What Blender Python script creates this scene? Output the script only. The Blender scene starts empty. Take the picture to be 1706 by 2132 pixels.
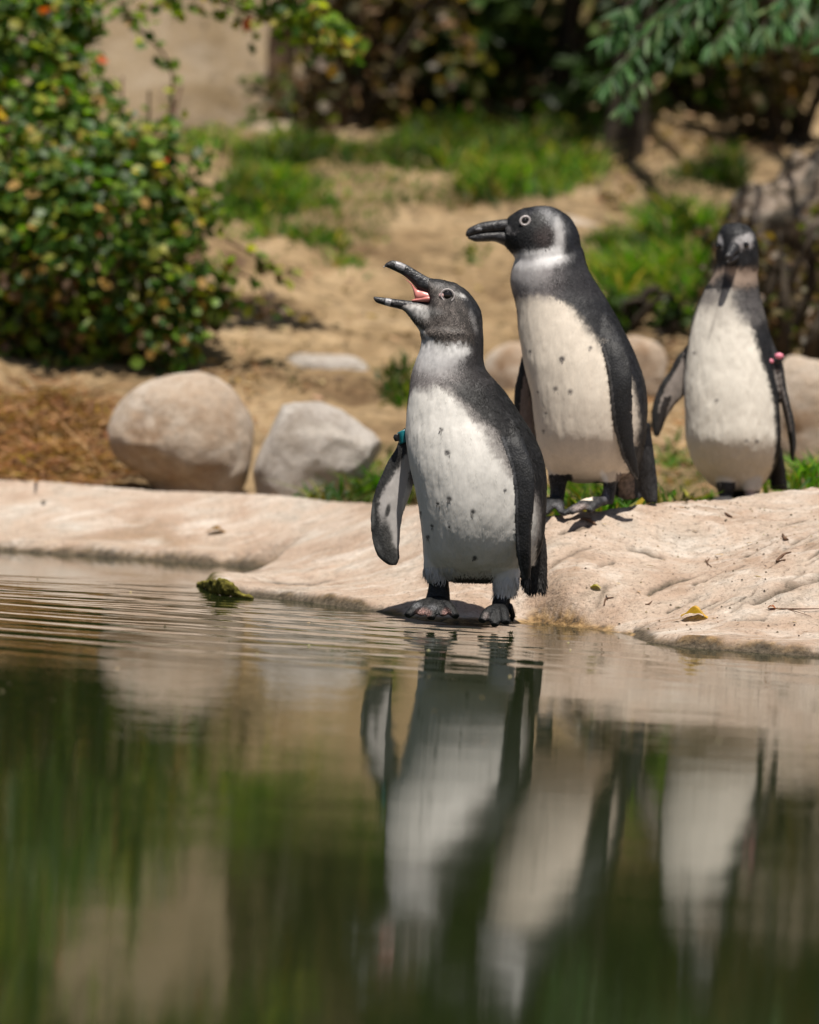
import bpy, math, random
import numpy as np
from mathutils import Vector, Matrix

random.seed(7)
RNG = np.random.default_rng(7)
sc = bpy.context.scene
C = sc.collection
R = math.radians

# ------------------------------------------------------------------ camera, sky, sun, exposure
FPX, CX, CY = 7100.0, 853.0, 1066.0            # focal length and centre in photograph pixels (1706 x 2132)
CAM_H, PITCH, ROLL = 0.356, R(2.23), R(3.0)
CAM_R = (Matrix.Rotation(math.pi / 2 - PITCH, 3, 'X') @ Matrix.Rotation(ROLL, 3, 'Z'))
cam_data = bpy.data.cameras.new('camera')
cam = bpy.data.objects.new('camera', cam_data)
C.objects.link(cam)
cam.matrix_world = Matrix.Translation((0, 0, CAM_H)) @ CAM_R.to_4x4()
cam_data.sensor_fit = 'HORIZONTAL'
cam_data.sensor_width = 24.0
cam_data.lens = FPX / 1706.0 * 24.0
cam_data.clip_start, cam_data.clip_end = 0.05, 600
cam_data.dof.use_dof = True
cam_data.dof.focus_distance = 4.93
cam_data.dof.aperture_fstop = 3.3
sc.camera = cam

SUN_EL, SUN_AZ = R(70), R(9)                  # azimuth from the camera side towards the right
SUN = Vector((math.cos(SUN_EL) * math.sin(SUN_AZ), -math.cos(SUN_EL) * math.cos(SUN_AZ), math.sin(SUN_EL)))
world = bpy.data.worlds.new('World')
sc.world = world
world.use_nodes = True
wn = world.node_tree.nodes
sky = wn.new('ShaderNodeTexSky')
sky.sky_type = 'NISHITA'
sky.sun_disc = False
sky.sun_elevation = SUN_EL
sky.sun_rotation = math.atan2(SUN.x, SUN.y)
world.node_tree.links.new(sky.outputs[0], wn['Background'].inputs[0])
wn['Background'].inputs[1].default_value = 0.05
sun_data = bpy.data.lights.new('sun', 'SUN')
sun_data.energy = 5.0
sun_data.angle = R(0.53)
sun_data.color = (1.0, 0.945, 0.86)
sun = bpy.data.objects.new('sun', sun_data)
C.objects.link(sun)
sun.rotation_euler = SUN.to_track_quat('Z', 'Y').to_euler()
sun.location = (2, 0, 8)
vs = sc.view_settings
vs.view_transform, vs.look, vs.exposure, vs.gamma, vs.use_curve_mapping = 'Standard', 'None', 0.38, 1.0, False
sc.cycles.use_denoising = True
sc.cycles.max_bounces = 8
sc.cycles.sample_clamp_indirect = 6.0

# ------------------------------------------------------------------ geometry helpers
CR = np.array(CAM_R)
CO = np.array((0.0, 0.0, CAM_H))


def at(px, py, Y):
    """point of the place seen at a photograph pixel, at distance Y from the camera"""
    d = CR @ np.array(((px - CX) / FPX, -(py - CY) / FPX, -1.0))
    return CO + d * (Y / d[1])


def rays(px, py):
    d = np.stack([(px - CX) / FPX, -(py - CY) / FPX, -np.ones_like(px)], -1)
    return d @ CR.T


def proj(P):
    q = (np.asarray(P) - CO) @ CR
    return CX - FPX * q[..., 0] / q[..., 2], CY + FPX * q[..., 1] / q[..., 2]


def waterpt(px, py):
    d = CR @ np.array(((px - CX) / FPX, -(py - CY) / FPX, -1.0))
    return CO + d * (-CAM_H / d[2])


def sstep(a, b, x):
    t = np.clip((x - a) / (b - a), 0, 1)
    return t * t * (3 - 2 * t)


def vnoise(p, seed=0):
    p = np.asarray(p, float)
    i = np.floor(p).astype(np.int64)
    f = p - i
    f = f * f * (3 - 2 * f)

    def h(a, b, c):
        n = (a * 374761393 + b * 668265263 + c * 2147483647 + seed * 974634777) & 0xffffffff
        n = ((n ^ (n >> 13)) * 1274126177) & 0xffffffff
        n = ((n ^ (n >> 16)) * 2246822519) & 0xffffffff
        return ((n ^ (n >> 15)) & 0xffff) / 65535.0
    out = 0
    for dx in (0, 1):
        for dy in (0, 1):
            for dz in (0, 1):
                w = (f[:, 0] if dx else 1 - f[:, 0]) * (f[:, 1] if dy else 1 - f[:, 1]) * (f[:, 2] if dz else 1 - f[:, 2])
                out = out + w * h(i[:, 0] + dx, i[:, 1] + dy, i[:, 2] + dz)
    return out


def fbm(p, seed=0, octv=4, gain=0.5):
    p = np.asarray(p, float)
    a, s, t = 1.0, 0, 0
    for k in range(octv):
        s = s + a * (vnoise(p * 2 ** k + 17.3 * k, seed + k) - 0.5)
        t += a
        a *= gain
    return s / t * 2


def mesh_from(name, V, F, cols=None, smooth=True):
    me = bpy.data.meshes.new(name)
    V = np.asarray(V, np.float32)
    if isinstance(F, np.ndarray):
        n, k = F.shape
        me.vertices.add(len(V))
        me.vertices.foreach_set('co', V.ravel())
        me.loops.add(n * k)
        me.loops.foreach_set('vertex_index', F.astype(np.int32).ravel())
        me.polygons.add(n)
        me.polygons.foreach_set('loop_start', np.arange(0, n * k, k, dtype=np.int32))
        me.update(calc_edges=True)
    else:
        me.from_pydata([tuple(v) for v in V], [], F)
        me.update()
    me.polygons.foreach_set('use_smooth', np.full(len(me.polygons), smooth))
    if cols is not None:
        ca = me.color_attributes.new('Col', 'FLOAT_COLOR', 'POINT')
        c4 = np.ones((len(V), 4), np.float32)
        c4[:, :3] = cols
        ca.data.foreach_set('color', c4.ravel())
    return me


def link(name, me, mat=None, parent=None):
    o = bpy.data.objects.new(name, me)
    C.objects.link(o)
    if mat is not None and not len(me.materials):
        me.materials.append(mat)
    if parent is not None:
        o.parent = parent
        o.matrix_parent_inverse = Matrix.Translation(-Vector(parent.location))
    return o


def thing(name, label, cat, loc=(0, 0, 0), group=None):
    o = bpy.data.objects.new(name, None)
    o.empty_display_size = 0.05
    C.objects.link(o)
    o.location = [float(v) for v in loc]
    return tag(o, label, cat, group)


def tag(o, label, cat, group=None):
    o['label'], o['category'] = label, cat
    if group:
        o['group'] = group
    return o


def kind(o, k, label=None):
    o['kind'] = k
    if label:
        o['label'] = label
    return o


def catmull(S, m):
    """resample rows of section data smoothly"""
    S = np.asarray(S, float)
    n = len(S)
    if n < 3:
        t = np.linspace(0, n - 1, m)
        i = np.clip(t.astype(int), 0, n - 2)
        u = (t - i)[:, None]
        return S[i] * (1 - u) + S[i + 1] * u
    P = np.vstack([2 * S[0] - S[1], S, 2 * S[-1] - S[-2]])
    t = np.linspace(0, n - 1, m)
    i = np.clip(t.astype(int), 0, n - 2)
    u = (t - i)[:, None]
    p0, p1, p2, p3 = P[i], P[i + 1], P[i + 2], P[i + 3]
    return 0.5 * ((2 * p1) + (p2 - p0) * u + (2 * p0 - 5 * p1 + 4 * p2 - p3) * u ** 2 + (3 * p1 - p0 - 3 * p2 + p3) * u ** 3)


class MB:
    """collects closed shapes for one mesh"""
    def __init__(self):
        self.V, self.F, self.n = [], [], 0

    def add(self, V, F):
        self.V.append(np.asarray(V, float))
        self.F += [tuple(i + self.n for i in f) for f in F]
        self.n += len(V)

    def loft(self, secs, n=28, m=None, power=1.0):
        """secs: rows of centre, half axis a, half axis b (9 numbers)"""
        m = m or max(4, len(secs) * 4)
        S = catmull([np.concatenate(s) for s in secs], m)
        th = np.linspace(0, 2 * np.pi, n, endpoint=False)
        co, si = np.cos(th), np.sin(th)
        if power != 1.0:
            co, si = np.sign(co) * np.abs(co) ** power, np.sign(si) * np.abs(si) ** power
        V = S[:, None, 0:3] + co[None, :, None] * S[:, None, 3:6] + si[None, :, None] * S[:, None, 6:9]
        V = V.reshape(-1, 3)
        F = []
        for k in range(m - 1):
            for j in range(n):
                a, b = k * n + j, k * n + (j + 1) % n
                F.append((a, b, b + n, a + n))
        V = np.vstack([V, S[0, :3], S[-1, :3]])
        for j in range(n):
            F.append(((j + 1) % n, j, m * n))
            F.append(((m - 1) * n + j, (m - 1) * n + (j + 1) % n, m * n + 1))
        self.add(V, F)
        return self

    def tube(self, pts, rad, n=10, m=None, flat=1.0):
        pts = [np.asarray(p, float) for p in pts]
        if np.isscalar(rad):
            rad = [rad] * len(pts)
        secs = []
        for k, p in enumerate(pts):
            t = pts[min(k + 1, len(pts) - 1)] - pts[max(k - 1, 0)]
            t = t / (np.linalg.norm(t) + 1e-9)
            up = np.array((0, 0, 1.0)) if abs(t[2]) < 0.9 else np.array((0, 1.0, 0))
            a = np.cross(t, up)
            a /= np.linalg.norm(a)
            b = np.cross(a, t)
            secs.append((p, a * rad[k], b * rad[k] * flat))
        return self.loft(secs, n, m or max(3, len(pts) * 3))

    def mesh(self, name):
        return mesh_from(name, np.vstack(self.V), self.F)


def sec(L, Rp, Y, hd, dy=0.0):
    """section traced between two photograph points; hd = half depth in pixels (or ratio when <= 1.5)"""
    A, B = at(L[0], L[1], Y + dy), at(Rp[0], Rp[1], Y + dy)
    a = (B - A) / 2
    h = np.linalg.norm(a) * hd if hd <= 1.5 else hd * (Y + dy) / FPX
    return ((A + B) / 2, a, np.array((0, h, 0)))


def remesh(mb, voxel):
    me = mb.mesh('tmp_mesh')
    o = bpy.data.objects.new('tmp_mesh', me)
    C.objects.link(o)
    md = o.modifiers.new('r', 'REMESH')
    md.mode = 'VOXEL'
    md.voxel_size = voxel
    dg = bpy.context.evaluated_depsgraph_get()
    ev = o.evaluated_get(dg)
    m2 = bpy.data.meshes.new_from_object(ev)
    V = np.empty(len(m2.vertices) * 3, np.float32)
    m2.vertices.foreach_get('co', V)
    V = V.reshape(-1, 3).astype(float)
    F = np.empty(len(m2.polygons) * 4, np.int32)
    m2.polygons.foreach_get('vertices', F)
    F = F.reshape(-1, 4)
    bpy.data.objects.remove(o)
    bpy.data.meshes.remove(me)
    bpy.data.meshes.remove(m2)
    return V, F


def smooth(V, F, it, w=None, lam=0.6):
    E = np.vstack([F[:, [0, 1]], F[:, [1, 2]], F[:, [2, 3]], F[:, [3, 0]]])
    E = np.vstack([E, E[:, ::-1]])
    deg = np.bincount(E[:, 0], minlength=len(V)).astype(float)
    for k in range(it):
        for s in (lam, -lam * 1.03):           # Taubin: keeps the volume
            A = np.stack([np.bincount(E[:, 0], V[E[:, 1], c], len(V)) for c in range(3)], 1) / deg[:, None]
            st = s if w is None else s * w[:, None]
            V = V + (A - V) * st
    return V


def normals(V, F):
    n = np.cross(V[F[:, 2]] - V[F[:, 0]], V[F[:, 3]] - V[F[:, 1]]) if F.shape[1] == 4 else np.cross(V[F[:, 1]] - V[F[:, 0]], V[F[:, 2]] - V[F[:, 0]])
    N = np.zeros_like(V)
    for k in range(F.shape[1]):
        for c in range(3):
            N[:, c] += np.bincount(F[:, k], n[:, c], len(V))
    return N / (np.linalg.norm(N, axis=1)[:, None] + 1e-12)


def grid_mesh(name, X, Y, zf, mat, colf=None):
    gx, gy = np.meshgrid(X, Y)
    x, y = gx.ravel(), gy.ravel()
    z = zf(x, y)
    nx, ny = len(X), len(Y)
    i = np.arange((ny - 1) * (nx - 1))
    r, c = i // (nx - 1), i % (nx - 1)
    a = r * nx + c
    F = np.stack([a, a + 1, a + nx + 1, a + nx], 1)
    V = np.stack([x, y, z], 1)
    me = mesh_from(name, V, F, colf(x, y, z) if colf else None)
    return link(name, me, mat)


# ------------------------------------------------------------------ materials
class Nodes:
    def __init__(self, name, rough=0.8, spec=0.3):
        self.m = bpy.data.materials.new(name)
        self.m.use_nodes = True
        self.t = self.m.node_tree
        self.b = self.t.nodes['Principled BSDF']
        self.out = self.t.nodes['Material Output']
        self.b.inputs['Roughness'].default_value = rough
        self.b.inputs['Specular IOR Level'].default_value = spec

    def n(self, typ, **kw):
        x = self.t.nodes.new('ShaderNode' + typ)
        for k, v in kw.items():
            setattr(x, k, v)
        return x

    def l(self, a, b):
        self.t.links.new(a, b)

    def coords(self, scale=(1, 1, 1), src='Object', rot=(0, 0, 0)):
        tc = self.n('TexCoord')
        mp = self.n('Mapping')
        mp.inputs['Scale'].default_value = scale
        mp.inputs['Rotation'].default_value = rot
        self.l(tc.outputs[src], mp.inputs[0])
        return mp.outputs[0]

    def noise(self, vec, scale, detail=4, rough=0.55, dist=0.0):
        x = self.n('TexNoise')
        x.inputs['Scale'].default_value = scale
        x.inputs['Detail'].default_value = detail
        x.inputs['Roughness'].default_value = rough
        x.inputs['Distortion'].default_value = dist
        self.l(vec, x.inputs['Vector'])
        return x.outputs['Fac']

    def vor(self, vec, scale, feature='F1', out='Distance'):
        x = self.n('TexVoronoi', feature=feature)
        x.inputs['Scale'].default_value = scale
        self.l(vec, x.inputs['Vector'])
        return x.outputs[out]

    def ramp(self, fac, stops):
        x = self.n('ValToRGB')
        e = x.color_ramp.elements
        while len(e) < len(stops):
            e.new(0.5)
        for k, (p, c) in enumerate(stops):
            e[k].position = p
            e[k].color = (*c, 1) if not np.isscalar(c) else (c, c, c, 1)
        self.l(fac, x.inputs[0])
        return x.outputs[0]

    def mix(self, fac, a, b, mode='MIX'):
        x = self.n('Mix', data_type='RGBA', blend_type=mode)
        for sock, v in ((x.inputs[0], fac), (x.inputs[6], a), (x.inputs[7], b)):
            if hasattr(v, 'is_output'):
                self.l(v, sock)
            elif np.isscalar(v):
                sock.default_value = v
            else:
                sock.default_value = (*v, 1)
        return x.outputs[2]

    def math(self, op, a, b=0.0, c=None):
        x = self.n('Math', operation=op)
        for sock, v in zip(x.inputs, (a, b, c)):
            if v is None:
                continue
            if hasattr(v, 'is_output'):
                self.l(v, sock)
            else:
                sock.default_value = v
        return x.outputs[0]

    def attr(self, name='Col'):
        x = self.n('Attribute', attribute_name=name)
        return x.outputs['Color']

    def bump(self, h, strength, dist, prev=None):
        x = self.n('Bump')
        x.inputs['Strength'].default_value = strength
        x.inputs['Distance'].default_value = dist
        self.l(h, x.inputs['Height'])
        if prev is not None:
            self.l(prev, x.inputs['Normal'])
        return x.outputs[0]

    def col(self, c):
        if hasattr(c, 'is_output'):
            self.l(c, self.b.inputs['Base Color'])
        else:
            self.b.inputs['Base Color'].default_value = (*c, 1)
        return self

    def nrm(self, b):
        self.l(b, self.b.inputs['Normal'])
        return self


def leaf_mat(name, rough=0.38, spec=0.5, trans=0.45):
    N = Nodes(name, rough, spec)
    v = N.coords()
    a = N.attr()
    c = N.mix(1.0, a, N.ramp(N.noise(v, 90, 3), [(0.3, 0.65), (0.75, 1.25)]), 'MULTIPLY')
    N.col(c)
    tr = N.n('BsdfTranslucent')
    N.l(N.mix(1.0, c, (1.9, 2.2, 0.5), 'MULTIPLY'), tr.inputs[0])
    mx = N.n('MixShader')
    mx.inputs[0].default_value = trans
    N.l(N.b.outputs[0], mx.inputs[1])
    N.l(tr.outputs[0], mx.inputs[2])
    N.l(mx.outputs[0], N.out.inputs[0])
    return N.m


def simple(name, c, rough=0.7, spec=0.3, nscale=60, lo=0.75, hi=1.2, bump=0.3, bd=0.002):
    N = Nodes(name, rough, spec)
    v = N.coords()
    f = N.noise(v, nscale, 5)
    N.col(N.mix(1.0, c, N.ramp(f, [(0.3, lo), (0.7, hi)]), 'MULTIPLY'))
    if bump:
        N.nrm(N.bump(f, bump, bd))
    return N.m


def rock_mat(name, stops, scale=1.0, stain=False, pale=0.35):
    """mottled sandstone: broad tints, pale streaks, grey specks, pits and grain"""
    N = Nodes(name, 0.85, 0.25)
    v = N.coords((1, 1, 1))
    vs_ = N.coords((1.6, 3.0, 2.4), rot=(0, 0, R(-32)))
    c = N.ramp(N.noise(v, 7 * scale, 6, 0.6, 0.4), stops)
    st = N.ramp(N.noise(vs_, 5 * scale, 6, 0.65, 0.8), [(0.50, 0.0), (0.66, 1.0)])
    c = N.mix(N.math('MULTIPLY', st, pale), c, (0.78, 0.72, 0.64))
    gr = N.ramp(N.noise(vs_, 11 * scale, 7, 0.7, 1.2), [(0.50, 0.0), (0.66, 1.0)])
    c = N.mix(N.math('MULTIPLY', gr, 0.5), c, (0.27, 0.22, 0.17))
    sp = N.ramp(N.noise(v, 160 * scale, 3, 0.7), [(0.28, 0.38), (0.43, 0.95), (0.60, 1.0), (0.75, 1.22)])
    c = N.mix(1.0, c, sp, 'MULTIPLY')
    pit = N.ramp(N.vor(vs_, 60 * scale), [(0.05, 0.45), (0.16, 1.0)])
    pm = N.ramp(N.noise(v, 18 * scale, 3), [(0.50, 0.0), (0.60, 1.0)])
    c = N.mix(N.math('MULTIPLY', pm, 0.8), c, N.mix(1.0, c, pit, 'MULTIPLY'))
    if stain:
        a = N.attr()                           # red: wet ochre edge, green: moss, blue: crack dirt
        sx = N.n('SeparateColor')
        N.l(a, sx.inputs[0])
        och = N.ramp(N.noise(v, 55, 5, 0.7), [(0.36, (0.03, 0.020, 0.008)), (0.48, (0.17, 0.095, 0.03)), (0.66, (0.46, 0.29, 0.12))])
        c = N.mix(sx.outputs[0], c, och)
        c = N.mix(sx.outputs[1], c, N.ramp(N.noise(v, 130, 4), [(0.35, (0.03, 0.03, 0.008)), (0.7, (0.16, 0.14, 0.03))]))
        c = N.mix(sx.outputs[2], c, N.ramp(N.noise(v, 150, 4), [(0.3, (0.025, 0.02, 0.014)), (0.7, (0.14, 0.11, 0.075))]))
    N.col(c)
    b = N.bump(N.noise(v, 26 * scale, 8, 0.68), 0.75, 0.016)
    b = N.bump(N.noise(v, 110 * scale, 5, 0.75, 0.3), 0.8, 0.005, b)
    b = N.bump(pit, 0.25, 0.002, b)
    N.nrm(b)
    return N.m


def plumage_mat(name, fine=1.0):
    N = Nodes(name, 0.58, 0.30)
    a = N.attr()
    bw = N.n('RGBToBW')
    N.l(a, bw.inputs[0])
    dark = N.ramp(bw.outputs[0], [(0.10, 1.0), (0.30, 0.0)])
    v = N.coords((1, 1, 0.28))
    v2 = N.coords((1, 1, 0.75))
    streak = N.noise(v, 420 * fine, 4, 0.65, 0.3)
    cd = N.mix(1.0, a, N.ramp(streak, [(0.30, 0.70), (0.72, 1.2)]), 'MULTIPLY')
    cp = N.mix(1.0, a, N.ramp(streak, [(0.30, 0.92), (0.72, 1.04)]), 'MULTIPLY')
    c = N.mix(dark, cp, cd)
    broad = N.noise(v, 40, 4, 0.6)
    c = N.mix(1.0, c, N.ramp(broad, [(0.30, 0.92), (0.7, 1.05)]), 'MULTIPLY')
    vd = N.vor(v2, 400 * fine)
    tip = N.ramp(vd, [(0.0, 1.0), (0.28, 0.45), (0.55, 0.16)])
    dots = N.mix(1.0, N.mix(0.42, c, (0.10, 0.095, 0.09)), tip, 'MULTIPLY')
    pick = N.ramp(N.noise(v2, 60, 3), [(0.35, 0.15), (0.7, 0.8)])
    c = N.mix(N.math('MULTIPLY', dark, pick), c, dots)
    N.col(c)
    b = N.bump(streak, 0.22, 0.0008)
    hm = N.math('MULTIPLY', N.math('SUBTRACT', 1.0, vd), dark)
    b = N.bump(hm, 0.35, 0.0011, b)
    b = N.bump(broad, 0.14, 0.005, b)
    N.nrm(b)
    return N.m


M = {}
M['rock'] = rock_mat('sandstone', [(0.30, (0.36, 0.25, 0.17)), (0.42, (0.46, 0.335, 0.25)), (0.55, (0.53, 0.415, 0.325)), (0.66, (0.50, 0.42, 0.345)), (0.78, (0.40, 0.345, 0.29))], stain=True, pale=0.45)
M['boulder'] = rock_mat('tan_boulder', [(0.32, (0.26, 0.16, 0.09)), (0.45, (0.42, 0.31, 0.22)), (0.56, (0.50, 0.40, 0.31)), (0.7, (0.58, 0.49, 0.40))], 1.1)
M['grey_boulder'] = rock_mat('grey_boulder', [(0.3, (0.30, 0.25, 0.20)), (0.46, (0.44, 0.39, 0.345)), (0.7, (0.56, 0.52, 0.47))], 1.1)
M['dark_rock'] = rock_mat('weathered_rock', [(0.42, (0.03, 0.024, 0.016)), (0.50, (0.12, 0.09, 0.06)), (0.58, (0.36, 0.28, 0.22))], 1.6, pale=0.3)
M['wall'] = rock_mat('sandstone_wall', [(0.32, (0.17, 0.12, 0.065)), (0.48, (0.24, 0.175, 0.105)), (0.7, (0.28, 0.21, 0.13))], 0.6, pale=0.1)
M['plumage'] = plumage_mat('plumage')
M['bill'] = simple('horn_bill', (0.020, 0.019, 0.020), 0.36, 0.45, 170, 0.5, 2.3, 0.8, 0.003)
M['mouth'] = simple('mouth_lining', (0.62, 0.22, 0.19), 0.35, 0.5, 200, 0.85, 1.1, 0.2, 0.001)
M['bone'] = simple('pale_horn', (0.34, 0.33, 0.34), 0.4, 0.5, 300, 0.5, 1.2, 0.1, 0.001)
M['eye'] = simple('eye_dark', (0.012, 0.010, 0.009), 0.05, 0.6, 50, 0.9, 1.1, 0)
M['eye_ring'] = simple('eye_ring', (0.52, 0.47, 0.46), 0.5, 0.4, 260, 0.55, 1.15, 0.3, 0.001)
M['dull_ring'] = simple('dull_eye_ring', (0.48, 0.43, 0.42), 0.5, 0.4, 500, 0.6, 1.2, 0.2, 0.0005)
M['eye_skin'] = simple('eye_skin', (0.55, 0.36, 0.34), 0.4, 0.4, 400, 0.8, 1.1, 0)
M['teal'] = simple('teal_plastic', (0.01, 0.16, 0.19), 0.35, 0.5, 80, 0.9, 1.1, 0)
M['black'] = simple('black_plastic', (0.015, 0.015, 0.016), 0.4, 0.5, 80, 0.9, 1.1, 0)
M['pink'] = simple('pink_plastic', (0.72, 0.22, 0.30), 0.4, 0.5, 80, 0.9, 1.1, 0)
M['leaf'] = leaf_mat('glossy_leaf', 0.48, 0.32, 0.44)
M['strap'] = leaf_mat('strap_leaf', 0.5, 0.25, 0.3)
M['grass'] = leaf_mat('grass_blade', 0.55, 0.3, 0.4)
M['dry'] = leaf_mat('dry_leaf', 0.75, 0.2, 0.2)
M['bark'] = simple('bark', (0.085, 0.055, 0.033), 0.9, 0.15, 9, 0.25, 2.0, 0.9, 0.03)
M['dark_bark'] = simple('dark_bark', (0.045, 0.035, 0.025), 0.9, 0.15, 25, 0.5, 1.5, 0.9, 0.02)
M['twig'] = simple('twig_bark', (0.12, 0.07, 0.045), 0.85, 0.2, 120, 0.6, 1.4, 0.4, 0.003)


def sand_mat():
    N = Nodes('sandy_soil', 0.95, 0.1)
    v = N.coords()
    c = N.ramp(N.noise(v, 3.2, 7, 0.65, 0.3), [(0.32, (0.11, 0.065, 0.034)), (0.46, (0.27, 0.185, 0.10)), (0.6, (0.37, 0.262, 0.15)), (0.75, (0.45, 0.34, 0.215))])
    f = N.noise(v, 26, 6, 0.7)
    c = N.mix(1.0, c, N.ramp(f, [(0.32, 0.42), (0.5, 0.95), (0.70, 1.18)]), 'MULTIPLY')
    a = N.attr()
    sx = N.n('SeparateColor')
    N.l(a, sx.inputs[0])
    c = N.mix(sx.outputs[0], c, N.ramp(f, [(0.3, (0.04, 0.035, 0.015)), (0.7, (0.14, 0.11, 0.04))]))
    N.col(c)
    N.nrm(N.bump(f, 0.7, 0.03))
    return N.m


M['sand'] = sand_mat()


def water_mat():
    N = Nodes('pond_water', 0.012, 0.5)
    N.col((0.012, 0.017, 0.005))
    N.b.inputs['IOR'].default_value = 1.333
    v = N.coords((1.0, 2.6, 1.0))
    f = N.noise(v, 9, 3, 0.5)
    f2 = N.noise(v, 42, 2, 0.5)
    b = N.bump(f, 0.035, 0.010)
    b = N.bump(f2, 0.035, 0.0022, b)
    N.nrm(b)
    return N.m


M['water'] = water_mat()

# ------------------------------------------------------------------ the rock shelf and the slope behind it
shore = [(3200, 1490), (2400, 1430), (2000, 1395), (1706, 1368), (1550, 1357), (1420, 1347), (1350, 1338), (1300, 1320), (1200, 1305), (1120, 1296),
         (1040, 1300), (960, 1298), (880, 1290), (800, 1276), (700, 1262), (600, 1250), (500, 1238), (430, 1225), (418, 1215), (460, 1206), (530, 1197),
         (612, 1187), (560, 1183), (450, 1176), (300, 1165), (150, 1155), (0, 1146), (-200, 1133), (-500, 1115), (-1200, 1066)]
SH = np.array([waterpt(*p)[:2] for p in shore])
LAND = np.vstack([SH, [(-4.0, 12.0), (4.0, 12.0)]])


def shore_dist(x, y):
    d2 = np.full(len(x), 1e9)
    for a, b in zip(SH[:-1], SH[1:]):
        ab = b - a
        t = np.clip(((x - a[0]) * ab[0] + (y - a[1]) * ab[1]) / (ab @ ab), 0, 1)
        d2 = np.minimum(d2, (x - a[0] - t * ab[0]) ** 2 + (y - a[1] - t * ab[1]) ** 2)
    ins = np.zeros(len(x), bool)
    n = len(LAND)
    for k in range(n):
        (x1, y1), (x2, y2) = LAND[k], LAND[(k + 1) % n]
        c = (y1 > y) != (y2 > y)
        with np.errstate(divide='ignore', invalid='ignore'):
            xi = (x2 - x1) * (y - y1) / (y2 - y1) + x1
        ins ^= c & (x < xi)
    return np.where(ins, 1, -1) * np.sqrt(d2)


crest = [(-1500, 940, 7.1), (-600, 965, 7.0), (-200, 988, 6.85), (0, 1000, 6.75), (200, 1010, 6.68), (400, 1022, 6.6), (600, 1032, 6.45), (800, 1043, 6.25), (900, 1050, 5.95), (1000, 1060, 5.62), (1140, 1073, 5.37),
         (1250, 1061, 5.39), (1400, 1045, 5.47), (1550, 1033, 5.6), (1706, 1018, 5.65), (2000, 990, 5.75), (3000, 930, 6.1)]
CRW = np.array([at(*p) for p in crest])
ctrl = [p for p in crest] + [
    # left ledge: lip, then the top
    (0, 1118, 6.42), (300, 1136, 6.30), (480, 1150, 6.22), (-300, 1095, 6.6), (300, 1075, 6.46), (0, 1060, 6.58), (600, 1125, 6.15), (700, 1090, 6.18),
    # spit
    (560, 1215, 5.62), (700, 1212, 5.50), (700, 1165, 5.80), (800, 1130, 5.80), (850, 1190, 5.45), (900, 1130, 5.62),
    # slope right of the big bird
    (1000, 1235, 5.18), (1000, 1155, 5.36), (1150, 1225, 5.13), (1150, 1150, 5.24), (1300, 1240, 5.10), (1300, 1150, 5.25), (1450, 1262, 5.03), (1450, 1160, 5.27),
    (1600, 1285, 4.93), (1600, 1215, 5.03), (1600, 1130, 5.25), (1720, 1300, 4.88), (1720, 1195, 5.02), (1720, 1100, 5.28), (2100, 1250, 4.9), (2100, 1080, 5.3), (2600, 1250, 4.9)]
CP = [at(*p) for p in ctrl]
for p in ((1120, 1296), (1040, 1300), (960, 1298), (880, 1290), (800, 1276), (700, 1262), (600, 1250), (1200, 1305), (1300, 1320), (530, 1197)):
    w = waterpt(*p)
    CP.append(np.array((w[0], w[1], 0.014 if p[0] < 760 else 0.003)))
for p in ((470, 1221), (520, 1222)):
    w = waterpt(*p)
    CP.append(np.array((w[0], w[1], 0.020)))
for p in ((1420, 1347), (1706, 1368), (2000, 1395)):
    w = waterpt(*p)
    CP.append(np.array((w[0], w[1], 0.017)))
for p in ((0, 1146), (300, 1165), (450, 1176), (-300, 1127)):
    w = waterpt(*p)
    CP.append(np.array((w[0], w[1], 0.026)))
CP = np.array(CP)


def tps_fit(P, z, reg=2e-4):
    n = len(P)
    d = np.linalg.norm(P[:, None] - P[None], axis=2)
    K = d ** 2 * np.log(d + 1e-9) + reg * np.eye(n)
    A = np.zeros((n + 3, n + 3))
    A[:n, :n] = K
    A[:n, n], A[:n, n + 1:] = 1, P
    A[n:, :n] = A[:n, n:].T
    w = np.linalg.solve(A, np.concatenate([z, np.zeros(3)]))

    def f(x, y):
        out = w[n] + w[n + 1] * x + w[n + 2] * y
        for k in range(n):
            r2 = (x - P[k, 0]) ** 2 + (y - P[k, 1]) ** 2
            out = out + w[k] * 0.5 * r2 * np.log(r2 + 1e-12)
        return out
    return f


rock_base = tps_fit(CP[:, :2], CP[:, 2])
cracks_img = [([(1575, 1250, 5.0), (1610, 1238, 5.01), (1650, 1229, 5.02), (1690, 1222, 5.03), (1760, 1206, 5.04)], 0.016, 0.012),
              ([(1655, 1120, 5.24), (1690, 1108, 5.27), (1740, 1098, 5.29)], 0.008, 0.007),
              ([(1480, 1311, 4.93), (1540, 1307, 4.93), (1590, 1310, 4.92)], 0.004, 0.005),
              ([(1315, 1172, 5.28), (1345, 1170, 5.28), (1375, 1176, 5.27)], 0.006, 0.008),
              ([(1480, 1262, 5.01), (1530, 1240, 5.04)], 0.003, 0.006),
              ([(1150, 1180, 5.20), (1230, 1140, 5.26)], 0.003, 0.008)]
for k in range(26):
    x0, y0 = RNG.uniform(1150, 1740), RNG.uniform(1090, 1320)
    Y0 = float(np.interp(y0, [1060, 1150, 1240, 1330], [5.42, 5.24, 5.08, 4.95]))
    L = RNG.uniform(14, 60)
    cracks_img.append(([(x0, y0, Y0), (x0 + L * 0.5, y0 - L * RNG.uniform(-0.05, 0.35), Y0 + 0.012), (x0 + L, y0 - L * RNG.uniform(0.0, 0.5), Y0 + 0.03)], RNG.uniform(0.002, 0.006), RNG.uniform(0.003, 0.006)))
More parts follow.
